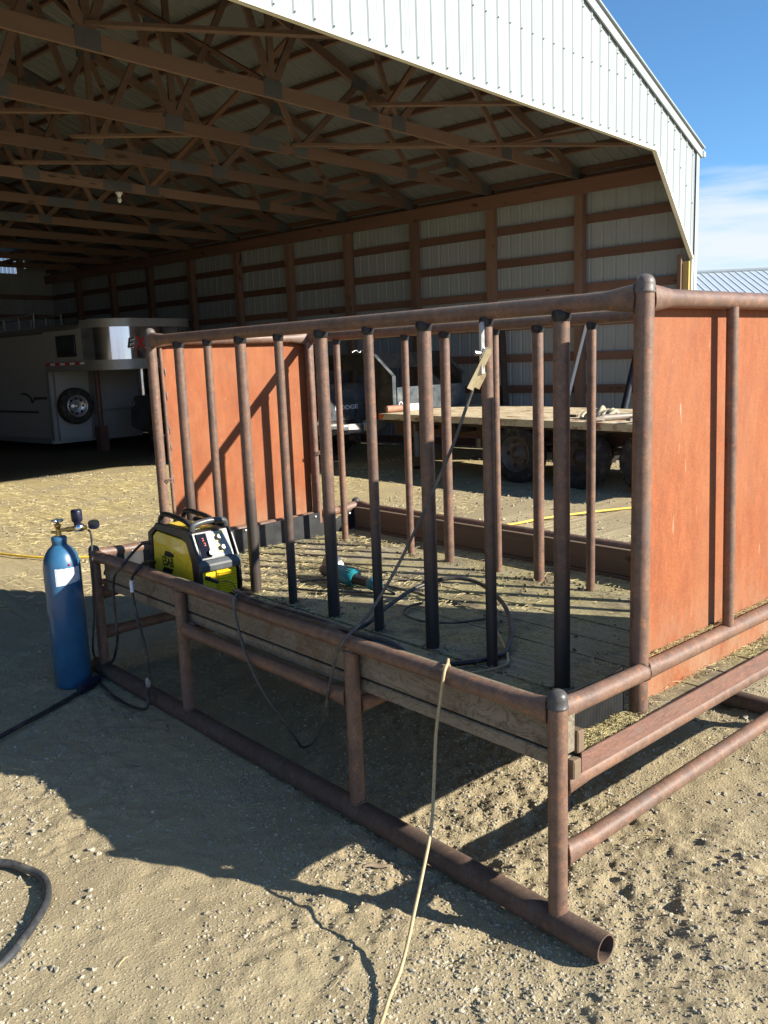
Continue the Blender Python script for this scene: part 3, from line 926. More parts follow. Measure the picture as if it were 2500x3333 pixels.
# ------------------------------------------------------------------ hay feeder
F = thing('hay_feeder', 'rusty pipe cattle hay feeder on skids with orange sheet ends and plank deck', 'feeder')
R = 0.0302
BX = 2.04
YL = 3.30
def pipe(name, pts, r=R, mat=RUST, parent=F, rads=None, n=20):
    return MB().tube(pts, r, n, 0, True, rads).build(name, mat, parent)
def flared(p, q, r, flare=0.10, k=1.45, ends=(1, 1)):
    p, q = Vector(p), Vector(q)
    L = (q - p).length
    pts, rr = [], []
    for t in [0, 0.02, 0.045, 0.075, flare, flare + 0.05, 0.5 * L, L - flare - 0.05, L - flare, L - 0.075, L - 0.045, L - 0.02, L]:
        d = min(t if ends[0] else 9, L - t if ends[1] else 9)
        e = max(0, 1 - d / flare) ** 0.95
        pts.append(p + (q - p) * (t / L))
        rr.append((r * (1 + (k - 1) * e), r * (1 - 0.10 * e)))
    return pts, rr
def rail(p, q, r=R, ends=(1, 1), mat=RUST, k=1.4):
    a, b = flared(p, q, r, 0.12, k, ends)
    m_ = MB().tube(a, r, 20, 0, True, b)
    P_, Q_ = Vector(p), Vector(q)
    d_ = (Q_ - P_).normalized()
    for c_, (ru, rw), sg in ((P_, b[0], 1), (Q_, b[-1], -1)):
        u_ = (Vector((0, 0, 1)) - d_ * d_.z).normalized()
        w_ = d_.cross(u_)
        ring = []
        for i_ in range(31):
            a_ = 2 * math.pi * i_ / 30
            # saddle joint: the bead follows the round post it meets
            off = 0.0315 - math.sqrt(max(1e-6, 0.0305 ** 2 - min(rw * abs(math.sin(a_)), 0.029) ** 2)) 
            ring.append(c_ + d_ * sg * (0.008 - off * 0.6 + random.uniform(-0.0012, 0.0012)) + u_ * (ru - 0.0004) * math.cos(a_) + w_ * (rw - 0.0004) * math.sin(a_))
        m_.tube(ring, 0.003, 7, 1, False, [random.uniform(0.0022, 0.0040) for _ in ring])
    return m_.build('rail', [mat, BEAD], F)
def weld_ring(m_, c, r, h=0.014, mat=1):
    m_.lathe([(r + 0.001, -h), (r + 0.006, -h * 0.6), (r + 0.007, 0), (r + 0.001, h * 0.4)], c, 16, mat)
def capped_post(x, y, z0, z1, r=R, name='post', dark=True):
    m_ = MB().tube([(x, y, z0), (x, y, z1)], r, 24)
    o = m_.build(name, RUST, F)
    c = MB()
    c.lathe([(r + 0.0005, -0.006), (r + 0.0035, -0.003), (r + 0.003, 0.002), (r + 0.0012, 0.004), (r + 0.0012, 0.026)], (x, y, z1), 24)
    c.dome((x, y, z1 + 0.026), r + 0.0012, r * 0.92, 24)
    c.build('cap', RUSTC if dark else CAPG, o)
    return o
# skids
def skid(x, y0, y1):
    r = 0.0445
    m_ = MB().tube([(x, y0, 0.036), (x, y1, 0.036)], r, 28, 0, False)
    m_.tube([(x, y0, 0.036), (x, y1, 0.036)], r - 0.006, 28, 0, False)
    n = 28
    for y in (y0, y1):
        vs = [(x + rr * math.sin(2 * math.pi * j / n), y, 0.036 + rr * math.cos(2 * math.pi * j / n)) for rr in (r, r - 0.006) for j in range(n)]
        m_.add(vs, [(j, (j + 1) % n, (j + 1) % n + n, j + n) for j in range(n)])
    o = m_.build('skid', RUSTD, F, recalc=False)
    d = MB()
    d.lathe([(0.001, 0.045), (0.022, 0.040), (0.0375, 0.075)], (x, y0, 0.034), 16, 0, 'y')
    d.build('mud_plug', simple('dark packed mud', (0.07, 0.055, 0.04), 0.95, 0, 0.4, 40, 0.5), o)
    return o
skid(0.0, -0.176, 3.42)
skid(BX, -0.30, 3.50)
for x in (0.0, BX):
    for y in (0.968, 2.299):
        m_ = MB().tube([(x, y, 0.06), (x, y, 0.715)], R, 20)
        for zz_ in (0.082, 0.690):
            m_.tube([(x + (R + 0.002) * math.cos(a_), y + (R + 0.002) * math.sin(a_), zz_ + (-0.012 if zz_ < 0.3 else 0.012) * math.cos(a_) ** 2 + random.uniform(-0.0012, 0.0012)) for a_ in np.linspace(0, 6.2832, 31)], 0.0045, 7, 1, False, [random.uniform(0.0036, 0.0058) for _ in range(31)])
        m_.build('leg', [RUST, BEAD], F)
    capped_post(x, 0.0, 0.06, 0.750)
    capped_post(x, YL if x == 0 else 3.36, 0.06, 0.735)
    rail((x, 0.028, 0.727), (x, (YL if x == 0 else 3.36) - 0.028, 0.727))
    rail((x, 0.998, 0.50), (x, 2.27, 0.50))
for y in (0.968, 2.299):
    rail((0.03, y, 0.47), (BX - 0.03, y, 0.47), 0.026)
for y in (0.0, 3.33):
    rail((0.03, y, 0.25), (BX - 0.03, y, 0.25))
    rail((0.03, y, 0.492), (BX - 0.03, y, 0.492))
# cage
VF, VB, YR, YLP = 0.497, 1.677, 0.034, 3.36
ZT = 1.948
for x, y in ((VF, YR), (VF, YLP), (VB, YR), (VB, YLP)):
    capped_post(x, y, 0.545, 1.968, R, 'tall_post', False)
for x in (VF, VB):
    rail((x, YR + 0.026, ZT), (x, YLP - 0.026, ZT), k=1.55)
for y in (YR, YLP):
    rail((VF + 0.026, y, ZT), (VB - 0.026, y, ZT), k=1.5)
    rail((VF + 0.028, y - (0.004 if y < 1 else 0), 0.707), (VB - 0.028, y - (0.004 if y < 1 else 0), 0.707), 0.0302, k=1.12)
    rail((0.028, 0.012 if y < 1 else 3.33, 0.727), (VF - 0.012, 0.012 if y < 1 else y - 0.03, 0.719), ends=(1, 0), k=1.2)
    rail((VB + 0.012, 0.012 if y < 1 else y - 0.03, 0.719), (BX - 0.028, 0.012 if y < 1 else 3.34, 0.727), ends=(0, 1))
def bar(x, y, r, z1, lean, mat=None):
    m_ = MB().tube([(x + lean, y, 0.566), (x, y, z1 - 0.022)], r, 18)
    m_.lathe([(r + 0.0008, -0.030), (r + 0.0035, -0.020), (r + 0.005, -0.004), (r + 0.0005, 0.008)], (x, y, z1 - 0.026), 18, 1)
    return m_.build('bar', [mat or RUST, WELD], F)
FY = [3.027, 2.708, 2.380, 2.039, 1.701, 1.371, 1.028, 0.696, 0.355]
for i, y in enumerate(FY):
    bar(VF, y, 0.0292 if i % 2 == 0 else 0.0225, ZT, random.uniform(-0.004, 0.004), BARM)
for i, y in enumerate([3.057, 2.728, 2.396, 2.060, 1.679, 1.384, 1.051, 0.70, 0.36]):
    bar(VB, y, 0.0292 if i % 2 == 1 else 0.0225, ZT, random.uniform(-0.004, 0.004))
# sheet ends
def sheet(x0, x1, y, z0, z1, name, mat, th=0.004):
    return MB().box((x0, y - th / 2, z0), (x1, y + th / 2, z1)).build(name, mat, F)
sheet(VF + 0.012, VB + 0.03, 0.078, 0.528, 1.925, 'end_panel', PANEL)
sheet(VF + 0.085, VB - 0.015, YLP + 0.034, 0.69, 1.93, 'end_panel', PANEL)
pipe('panel_strut', [(1.10, 0.024, 0.735), (1.055, 0.024, 1.925)], 0.0215, RUST)
m_ = MB().tube([(VF + 0.075, YLP + 0.012, 0.66), (VF + 0.068, YLP + 0.02, 1.93)], 0.0115, 16)
for z in np.arange(0.75, 1.9, 0.17):
    m_.lathe([(0.001, -0.03), (0.006, -0.015), (0.007, 0.012), (0.001, 0.03)], (VF + 0.084, YLP + 0.010, z + random.uniform(-0.05, 0.05)), 8)
m_.build('panel_strut', RUST, F)
pipe('panel_strut', [(VB - 0.008, YLP - 0.034, 0.66), (VB - 0.02, YLP - 0.02, 1.92)], 0.021, RUST)
# latch chain links on the posts
for (x, y, z) in ((VF + 0.028, YLP - 0.03, 1.10), (VB - 0.005, YLP - 0.06, 1.16)):
    m_ = MB()
    for k in range(3):
        a = [Vector((x + 0.012 * k - 0.012 + 0.012 * math.cos(t), y - 0.004 - 0.006 * (k % 2), z + 0.011 * math.sin(t))) for t in np.linspace(0, 6.283, 11)]
        m_.tube(a, 0.003, 6, 0, False)
    m_.build('chain_link', RUST, F)
# belting below the left sheet
m_ = MB()
bp = [(0.05, 0.60), (0.10, 0.735), (0.5, 0.735), (VF + 0.1, 0.725), (1.1, 0.722), (1.66, 0.738), (1.80, 0.665), (2.03, 0.745), (2.02, 0.60), (1.95, 0.555), (0.14, 0.555)]
m_.prism([(a, b) for a, b in bp], YLP - 0.052, YLP - 0.042, 'y')
belt = m_.build('rubber_belting', RUBBER, F)
for x, z in ((0.24, 0.71), (0.42, 0.69), (0.78, 0.70), (1.04, 0.705), (1.40, 0.70), (1.62, 0.71), (1.93, 0.69)):
    MB().lathe([(0.001, -0.006), (0.009, -0.005), (0.0105, 0)], (x, YLP - 0.053, z), 10, 0, 'y').build('bolt', BOLT, belt)
# near end: rubber mat behind the stub rail
m_ = MB()
n = 44
vs = []
for i in range(n + 1):
    x = 0.075 + i * (0.375 / n)
    y = 0.062 + 0.0025 * (i % 2)
    vs += [(x, y, 0.568), (x, y, 0.722 + 0.008 * math.sin(i * 0.16) + 0.010 * i / n)]
m_.add(vs, [(2 * i, 2 * i + 2, 2 * i + 3, 2 * i + 1) for i in range(n)])
o = m_.build('rubber_mat', simple('dull black liner', (0.012, 0.0125, 0.013), 0.7, 0, 0.3, 20, spec=0.2), F, recalc=False)
sd = o.modifiers.new('thick', 'SOLIDIFY')
sd.thickness = 0.008
# angle iron edge
m_ = MB()
m_.box((0.075, -0.034, 0.519), (BX - 0.05, -0.029, 0.585))
m_.box((0.075, -0.029, 0.519), (BX - 0.05, 0.05, 0.524))
m_.build('angle_iron', STRIP, F)
m_ = MB()
m_.box((0.075, 3.34, 0.519), (BX - 0.05, 3.42, 0.550))
m_.build('angle_iron', STRIP, F)
# deck planks
m_ = MB()
x = 0.085
k = 0
while x < BX - 0.1:
    w = 0.185
    z = 0.566 + random.uniform(-0.004, 0.004)
    y0 = -0.024 + random.uniform(0, 0.012)
    m_.box((x, y0, 0.526), (min(x + w, BX - 0.085), 3.335, z))
    x += w + 0.007
    k += 1
m_.build('deck', DECK, F)
# side boards
def board(x0, x1, y0, y1, z0, z1, mat):
    return MB().box((x0, y0, z0), (x1, y1, z1)).build('side_board', mat, F, 0.004, 1)
board(0.0315, 0.072, -0.012, YL - 0.05, 0.586, 0.731, BOARD)
board(0.0400, 0.0795, -0.006, YL - 0.04, 0.524, 0.572, BOARD)
board(0.033, 0.0725, -0.036, -0.0065, 0.512, 0.572, BOARDB)
board(0.0805, 0.120, -0.006, YL - 0.06, 0.527, 0.604, BOARDB)
board(BX - 0.072, BX - 0.0315, -0.01, YL, 0.588, 0.731, BOARDB)
board(BX - 0.0795, BX - 0.030, -0.02, YL + 0.01, 0.478, 0.586, BOARDB)
MB().box((0.0735, -0.022, 0.576), (0.108, 0.030, 0.650)).build('corner_block', BOARDB, F, 0.004, 1)
# litter on the deck
dx, dy = scatter(5200, 0.10, BX - 0.1, 0.02, 3.32, 1.2, 31)
dz = np.full(len(dx), 0.572)
tag(blades('deck_straw', dx, dy, dz + 0.003, 0.012 + 0.05 * RNG.random(len(dx)) ** 2, 0.0014 + 0.0016 * RNG.random(len(dx)), STRAWM, 0.35), 'chopped straw littering the plank deck of the feeder', 'straw', kind='stuff')
ex, ey = scatter(2600, 0.10, 1.9, -0.022, 0.072, 1.0, 32)
e2 = scatter(1500, 0.10, 0.46, -0.02, 0.055, 1.0, 33)
ex, ey = np.concatenate([ex, e2[0]]), np.concatenate([ey, e2[1]])
sel = (ex < 0.45) | (RNG.random(len(ex)) < 0.55)
ex, ey = ex[sel], ey[sel]
tag(blades('ledge_straw', ex, ey, 0.572 + 0.022 * np.clip(fbm(ex, ey, 9, 2, 3) + 0.3, 0, 1), 0.008 + 0.030 * RNG.random(len(ex)) ** 3, 0.0010 + 0.0010 * RNG.random(len(ex)), CHAFF, 0.6), 'hay chaff caught on the ledge along the sheet end', 'straw', kind='stuff')
rx = VF + 0.06 + (VB - VF - 0.1) * RNG.random(900)
tag(blades('rail_straw', rx, 0.052 + 0.012 * RNG.random(900), 0.732 + 0.008 * RNG.random(900), 0.010 + 0.03 * RNG.random(900) ** 3, np.full(900, 0.0012), CHAFF, 0.5), 'hay chaff wedged behind the middle rail of the sheet end', 'straw', kind='stuff')
cx, cy = scatter(1500, 0.2, BX - 0.15, 0.1, 3.25, 1.4, 34)
bxs = np.concatenate([np.full(26, VF) + RNG.normal(0, 0.04, 26) for _ in FY] + [np.full(60, VB) + RNG.normal(0, 0.05, 60) for _ in FY])
bys = np.concatenate([y + RNG.normal(0, 0.045, 26) for y in FY] + [y + RNG.normal(0, 0.07, 60) for y in FY])
cx, cy = np.concatenate([cx, bxs]), np.concatenate([cy, bys])
ok = (cx > 0.13) & (cx < BX - 0.1) & (cy > 0.08)
cx, cy = cx[ok], cy[ok]
tag(rocks('dirt_clods', cx, cy, 0.0025 + 0.009 * RNG.random(len(cx)) ** 4, CLOD, lambda a, b: 0 * a + 0.570, 1), 'crumbs of dirt and dung piled round the bars on the deck', 'dirt', kind='stuff')

# ------------------------------------------------------------------ gas cylinder
cy_ = thing('gas_cylinder', 'tall blue shielding gas cylinder standing beside the feeder corner', 'gas cylinder', (-0.195, 3.295, 0))
r = 0.102
MB().lathe([(0.001, 0.004), (r - 0.008, 0.0), (r, 0.012), (r, 0.70), (r - 0.004, 0.735), (r - 0.016, 0.772), (r - 0.036, 0.803), (r - 0.056, 0.820), (0.040, 0.828)], n=48).build('cylinder_body', BLUE, cy_)
MB().lathe([(0.038, 0.822), (0.041, 0.826), (0.041, 0.842), (0.043, 0.846), (0.043, 0.866), (0.036, 0.874), (0.018, 0.877)], n=32).build('neck_ring', BLUE, cy_)
v = MB()
v.lathe([(0.016, 0.870), (0.016, 0.895), (0.013, 0.900), (0.013, 0.925), (0.018, 0.928), (0.018, 0.942), (0.009, 0.946), (0.007, 0.962)], n=16)
v.tube([(0, 0, 0.908), (0.055, -0.045, 0.912)], 0.009, 12)
v.tube([(0, 0, 0.898), (-0.030, 0.024, 0.898)], 0.009, 12)
v.lathe([(0.001, -0.012), (0.015, -0.012), (0.015, 0.012), (0.001, 0.012)], (0.046, -0.038, 0.911), 6, 0, 'x')
va = v.build('valve', BRASS, cy_)
hw = MB()
hw.lathe([(0.001, 0.958), (0.008, 0.960), (0.008, 0.972), (0.001, 0.974)], n=12)
for k in range(5):
    a = k * 2 * math.pi / 5
    hw.lathe([(0.001, 0.955), (0.012, 0.957), (0.013, 0.967), (0.001, 0.972)], (0.022 * math.cos(a), 0.022 * math.sin(a), 0), 12)
hw.build('hand_wheel', ALU, va)
D = Vector((0.775, -0.632, 0))          # regulator points away to the right
rg = MB()
rg.tube([D * 0.05 + Vector((0, 0, 0.912)), D * 0.16 + Vector((0, 0, 0.918))], 0.013, 12)
reg = rg.build('regulator', BRASS, cy_)
c = D * 0.118
MB().lathe([(0.001, 0.898), (0.026, 0.900), (0.030, 0.910), (0.030, 0.930), (0.022, 0.938)], c, 24).build('regulator_bonnet', CHROME, reg)
MB().lathe([(0.018, 0.936), (0.020, 0.950), (0.030, 0.958), (0.031, 1.012), (0.028, 1.020), (0.001, 1.022)], c + Vector((-0.006, 0.005, 0)), 20).build('adjusting_knob', NAVY, reg)
g = MB()
gc = D * 0.20 + Vector((0, 0, 0.934))
pts = [gc + Vector((0, 0, -0.010)), gc + Vector((0.002, -0.002, 0.014))]
g.tube([gc - Vector((0.15, 0.35, -0.9)).normalized() * 0.012, gc + Vector((0.15, 0.35, -0.9)).normalized() * 0.014], 0.031, 24)
g.build('gauge', NAVY, reg)
MB().tube([gc - Vector((0.15, 0.35, -0.9)).normalized() * 0.0125, gc - Vector((0.15, 0.35, -0.9)).normalized() * 0.0145], 0.027, 24).build('gauge_face', DKPLASTIC, reg)
# paper label wrapped round the body
m_ = MB()
n = 18
vs = []
for i in range(n + 1):
    a = rad(-134 + 82 * i / n)
    e = 0.0015 * math.sin(i * 1.7)
    vs += [((r + 0.0012) * math.cos(a), (r + 0.0012) * math.sin(a), 0.606 + 0.02 * i / n + e * 0.5), ((r + 0.0012) * math.cos(a), (r + 0.0012) * math.sin(a), 0.706 + e)]
m_.add(vs, [(2 * i, 2 * i + 2, 2 * i + 3, 2 * i + 1) for i in range(n)], 0, True)
m_.build('paper_label', simple('printed cylinder label', (0.60, 0.62, 0.68), 0.65, 0, 0.25, 90), cy_, recalc=False)
m_ = MB()
a0 = -85
for j in range(7):
    z = 0.690 - j * 0.012
    for i in range(8):
        a, b = rad(a0 - 26 + i * 7), rad(a0 - 26 + i * 7 + 3 + (i * j) % 4)
        rr = r + 0.0018
        m_.add([(rr * math.cos(a), rr * math.sin(a), z), (rr * math.cos(b), rr * math.sin(b), z), (rr * math.cos(b), rr * math.sin(b), z + 0.003), (rr * math.cos(a), rr * math.sin(a), z + 0.003)], [(0, 1, 2, 3)])
m_.build('label_print', simple('faded print', (0.25, 0.27, 0.33), 0.7), cy_, recalc=False)
MB().lathe([(0.001, -0.0022), (0.007, -0.001), (0.007, 0)], (r * math.cos(rad(-88)), r * math.sin(rad(-88)) - 0.001, 0.735 - 0.01), 10, 0, 'y').build('red_dot', RED, cy_)

# ------------------------------------------------------------------ cables and hoses
def cable(name, label, cat, pts, r, mat, per=8, n=10):
    return tag(MB().tube(spline(pts, per), r, n).build(name, mat, None), label, cat)
CABLES = True
cb = cy_.location
cable('gas_hose', 'thin black gas hose hanging from the regulator behind the blue cylinder', 'hose',
      [cb + D * 0.165 + Vector((0, 0, 0.905)), cb + D * 0.178 + Vector((0.002, 0.0, 0.86)), cb + D * 0.168 + Vector((0.0, 0.01, 0.62)), cb + D * 0.15 + Vector((0.005, 0.01, 0.40)), cb + D * 0.12 + Vector((0.015, 0.02, 0.20)), (-0.04, 3.32, 0.09), (-0.06, 3.22, 0.022)], 0.0058, CABLE)
cable('welding_lead', 'black cable from welder sagging over the left end of the front rail', 'cable',
      [(0.30, 2.93, 0.72), (0.20, 2.95, 0.80), (0.11, 2.90, 0.83), (0.0, 2.86, 0.772), (-0.045, 2.86, 0.73), (-0.052, 2.945, 0.65), (-0.05, 2.975, 0.46), (-0.05, 2.97, 0.32), (-0.045, 3.06, 0.17), (-0.03, 3.19, 0.09), (0.02, 3.26, 0.085)], 0.0075, CABLE)
tw = cable('power_cord', 'black power cord with a white tag dropping over the rail to the dirt', 'cord',
      [(0.22, 2.88, 0.66), (0.12, 2.80, 0.745), (0.03, 2.70, 0.772), (-0.03, 2.675, 0.755), (-0.048, 2.735, 0.67), (-0.05, 2.70, 0.50), (-0.055, 2.625, 0.347), (-0.06, 2.60, 0.20), (-0.072, 2.60, 0.08), (-0.10, 2.585, 0.022), (-0.13, 2.70, 0.014), (-0.135, 2.87, 0.014), (-0.12, 3.02, 0.016), (-0.11, 3.12, 0.02)], 0.0078, CABLE)
MB().tube(spline([(-0.0475, 2.728, 0.685), (-0.0482, 2.7345, 0.67), (-0.0488, 2.733, 0.62)], 4), 0.0098, 10).build('tag', WHITE, tw)
MB().lathe([(0.001, -0.025), (0.013, -0.02), (0.015, 0.01), (0.010, 0.03), (0.001, 0.032)], (-0.066, 2.603, 0.15), 10).build('taped_splice', simple('grey tape', (0.28, 0.26, 0.22), 0.7), tw)
cable('ground_lead', 'grey cable hanging in a deep V from the rail to the dirt under the feeder', 'cable',
      [(0.36, 2.28, 0.62), (0.25, 2.15, 0.66), (0.10, 1.92, 0.74), (0.02, 1.78, 0.775), (-0.035, 1.735, 0.76), (-0.046, 1.713, 0.699), (-0.046, 1.655, 0.541), (-0.02, 1.57, 0.37), (0.06, 1.535, 0.21), (0.14, 1.56, 0.09), (0.208, 1.615, 0.018), (0.12, 1.41, 0.14), (0.02, 1.19, 0.34), (-0.04, 1.07, 0.52), (-0.052, 0.99, 0.69), (-0.03, 0.955, 0.76), (0.08, 0.945, 0.83), (0.20, 0.90, 1.01), (0.30, 0.842, 1.225), (0.375, 0.775, 1.44), (0.43, 0.742, 1.60), (0.45, 0.722, 1.672)], 0.0062, CABLEG)
cable('torch_cable', 'thick black torch cable running along the rail and looping over the deck', 'cable',
      [(0.30, 2.20, 0.66), (0.27, 2.08, 0.665), (0.10, 1.90, 0.735), (0.012, 1.78, 0.775), (0.0, 1.62, 0.772), (0.006, 1.40, 0.772), (0.02, 1.15, 0.770), (0.05, 0.97, 0.74), (0.10, 0.87, 0.715), (0.20, 0.82, 0.62), (0.36, 0.80, 0.585), (0.50, 0.735, 0.583), (0.64, 0.74, 0.585), (0.86, 0.90, 0.61), (1.05, 1.12, 0.635), (1.16, 1.37, 0.66), (1.10, 1.50, 0.672), (0.92, 1.55, 0.655), (0.66, 1.49, 0.625), (0.42, 1.40, 0.60), (0.30, 1.50, 0.585), (0.26, 1.75, 0.585), (0.28, 2.05, 0.60), (0.33, 2.24, 0.63)], 0.0105, CABLE)
cable('second_torch_cable', 'black hose lying beside the thick torch cable on the front rail', 'cable',
      [(0.32, 2.24, 0.64), (0.20, 2.10, 0.69), (0.04, 1.85, 0.768), (-0.012, 1.70, 0.770), (-0.018, 1.45, 0.770), (-0.010, 1.20, 0.772), (0.02, 0.95, 0.768), (0.06, 0.80, 0.75), (0.14, 0.70, 0.66), (0.3, 0.70, 0.58)], 0.007, CABLE)
bc = cable('beige_extension_cord', 'beige extension cord draped over the front rail down to the gravel', 'cord',
      [(0.86, 1.00, 0.582), (0.72, 0.83, 0.580), (0.60, 0.70, 0.580), (0.52, 0.640, 0.580), (0.43, 0.645, 0.582), (0.30, 0.66, 0.60), (0.16, 0.60, 0.68), (0.06, 0.51, 0.755), (0.0, 0.455, 0.770), (-0.035, 0.437, 0.752), (-0.052, 0.442, 0.66), (-0.078, 0.440, 0.55), (-0.12, 0.412, 0.42), (-0.20, 0.35, 0.30), (-0.30, 0.295, 0.195), (-0.362, 0.265, 0.128), (-0.42, 0.233, 0.078), (-0.50, 0.187, 0.036), (-0.575, 0.150, 0.018), (-0.67, 0.087, 0.014), (-0.82, 0.0, 0.014), (-1.05, -0.06, 0.014)], 0.0058, BEIGE)
MB().tube([(0.86, 1.00, 0.585), (0.92, 1.05, 0.587)], 0.013, 10).build('plug', DKPLASTIC, bc)
cable('yellow_extension_cord', 'yellow extension cord lying on the dirt beyond the feeder', 'cord',
      [(0.2, 9.0, 0.02), (0.721, 7.356, 0.02), (0.963, 6.784, 0.02), (1.302, 6.429, 0.02), (2.2, 5.6, 0.02), (3.4, 5.0, 0.02), (4.3, 4.55, 0.02), (4.92, 4.313, 0.02), (5.534, 4.221, 0.02), (6.516, 3.849, 0.02), (7.6, 3.2, 0.02), (8.6, 3.1, 0.02)], 0.012, YELLOWC)
cable('air_hose', 'thick black hose curling in from the left edge over the gravel', 'hose',
      [(-1.55, 1.95, 0.022), (-1.30, 1.78, 0.022), (-1.15, 1.647, 0.022), (-1.098, 1.545, 0.022), (-1.072, 1.44, 0.022), (-1.090, 1.345, 0.022), (-1.139, 1.256, 0.022), (-1.266, 1.123, 0.022), (-1.36, 1.06, 0.022), (-1.6, 0.95, 0.022)], 0.0145, HOSE)
hs = cable('black_power_cable', 'black cable running left along the dirt from the foot of the cylinder', 'cable',
      [(-1.6, 2.35, 0.016), (-1.1, 2.63, 0.016), (-0.767, 2.816, 0.016), (-0.477, 2.965, 0.016), (-0.30, 3.06, 0.018), (-0.155, 3.15, 0.02)], 0.0125, CABLE)
MB().tube([(-0.24, 3.095, 0.026), (-0.10, 3.18, 0.03)], 0.026, 14).build('connector', NAVY, hs)

# ------------------------------------------------------------------ ground clamp on the bar
cl = thing('ground_clamp', 'tan steel welding clamp bolted to a silver bracket high on a bar', 'clamp', (0.45, 0.715, 1.72))
ax = Vector((0.045, -0.062, 0.145)).normalized()
def plate(w, l, th, off, mat, name, hole=False):
    m_ = MB()
    side = Vector((0.80, -0.55, -0.45))
    side = (side - ax * side.dot(ax)).normalized()
    nrm = ax.cross(side)
    base = Vector(off)
    vs = [base + side * a + ax * b + nrm * c for c in (-th / 2, th / 2) for a, b in ((-w / 2, 0), (w / 2, 0), (w / 2, l), (0.2 * w, l + 0.012), (-w / 2, l))]
    m_.add(vs, [(4, 3, 2, 1, 0), (5, 6, 7, 8, 9)] + [(i, (i + 1) % 5, (i + 1) % 5 + 5, i + 5) for i in range(5)])
    return m_.build(name, mat, cl)
plate(0.024, 0.155, 0.005, (-0.018, 0.010, -0.055), BEIGEM, 'jaw')
plate(0.022, 0.055, 0.005, (0.004, -0.004, -0.052), BEIGEM, 'jaw')
plate(0.022, 0.045, 0.006, (0.012, -0.026, 0.052), CHROME, 'bolt_plate')
MB().tube([(0.010, -0.020, 0.075), (-0.016, -0.014, 0.078)], 0.010, 6).build('bolt', BOLT, cl)
MB().box((0.018, -0.026, 0.02), (0.022, -0.008, 0.185)).build('bracket', ALU, cl)
MB().box((0.006, -0.030, 0.0), (0.0235, -0.026, 0.19)).build('bracket', ALU, cl)

# ------------------------------------------------------------------ welder
wl = thing('welding_machine', 'yellow and black portable welder standing on the feeder deck', 'welder', (0.255, 2.60, 0.572), 0.0)
# local: +y back, -y front, -x the broad side facing the viewer
HW = 0.115
body = [(-0.235, 0.02), (-0.262, 0.10), (-0.250, 0.235), (-0.185, 0.375), (0.17, 0.375), (0.245, 0.33), (0.262, 0.10), (0.25, 0.02)]
MB().prism(body, -HW + 0.008, HW - 0.008, 'x').build('case', DKPLASTIC, wl, 0.006)
sidep = [(-0.195, 0.045), (-0.205, 0.11), (-0.195, 0.225), (-0.148, 0.322), (-0.105, 0.332), (0.165, 0.345), (0.212, 0.315), (0.225, 0.11), (0.215, 0.045)]
for sx in (-1, 1):
    a, b = (-HW - 0.004, -HW + 0.007) if sx < 0 else (HW - 0.007, HW + 0.004)
    sp_ = MB().prism(sidep, a, b, 'x').build('side_panel', YELLOW, wl, 0.004)
    fr = MB()
    x0 = -HW - 0.009 if sx < 0 else HW - 0.006
    x1 = x0 + 0.015
    fr.prism([(-0.268, 0.0), (-0.205, 0.0), (-0.208, 0.11), (-0.200, 0.222), (-0.155, 0.328), (-0.11, 0.340), (0.165, 0.353), (0.20, 0.36), (0.16, 0.392), (-0.175, 0.392), (-0.215, 0.35), (-0.270, 0.235), (-0.282, 0.10)], x0, x1, 'x')
    fr.prism([(0.232, 0.0), (0.272, 0.0), (0.282, 0.10), (0.262, 0.33), (0.20, 0.365), (0.170, 0.353), (0.218, 0.318), (0.232, 0.11)], x0 + 0.0004, x1 - 0.0004, 'x')
    fr.build('frame', DKPLASTIC, wl, 0.004)
    for k in range(6):
        MB().box((x0 - 0.001, -0.262, 0.165 + 0.009 * k), (x1 + 0.001, -0.232, 0.169 + 0.009 * k)).build('vent_slot', INK, wl) if k < 0 else None
    if sx < 0:
        em = MB()
        y0, z0 = 0.055, 0.188
        # two slanted emblem blocks (local y runs away to the left in the photo)
        em.prism([(y0 - 0.075, z0 + 0.060), (y0 + 0.025, z0 + 0.060), (y0 + 0.045, z0 + 0.030), (y0 - 0.055, z0 + 0.030)], -HW - 0.0055, -HW - 0.003, 'x')
        em.prism([(y0 - 0.050, z0 - 0.032), (y0 + 0.055, z0 - 0.032), (y0 + 0.080, z0 - 0.062), (y0 - 0.022, z0 - 0.062)], -HW - 0.0055, -HW - 0.003, 'x')
        em.build('emblem', INK, sp_)
        mt = Matrix.Translation((-HW - 0.005, y0 + 0.005, z0 - 0.001)) @ Matrix(((0, 0, -1, 0), (-1, 0, 0, 0), (0, 1, 0, 0), (0, 0, 0, 1))) @ Matrix.Diagonal((0.80, 1, 1, 1))
        letters('lettering', 'ESAB', 0.070, INK, sp_, mt, 0.0008, 0.001)
        MB().prism([(-0.165, 0.205), (-0.150, 0.200), (0.10, 0.268), (0.185, 0.262), (0.185, 0.268), (0.10, 0.275)], -HW - 0.0062, -HW - 0.002, 'x').build('crease', YELLOW, sp_, 0.002)
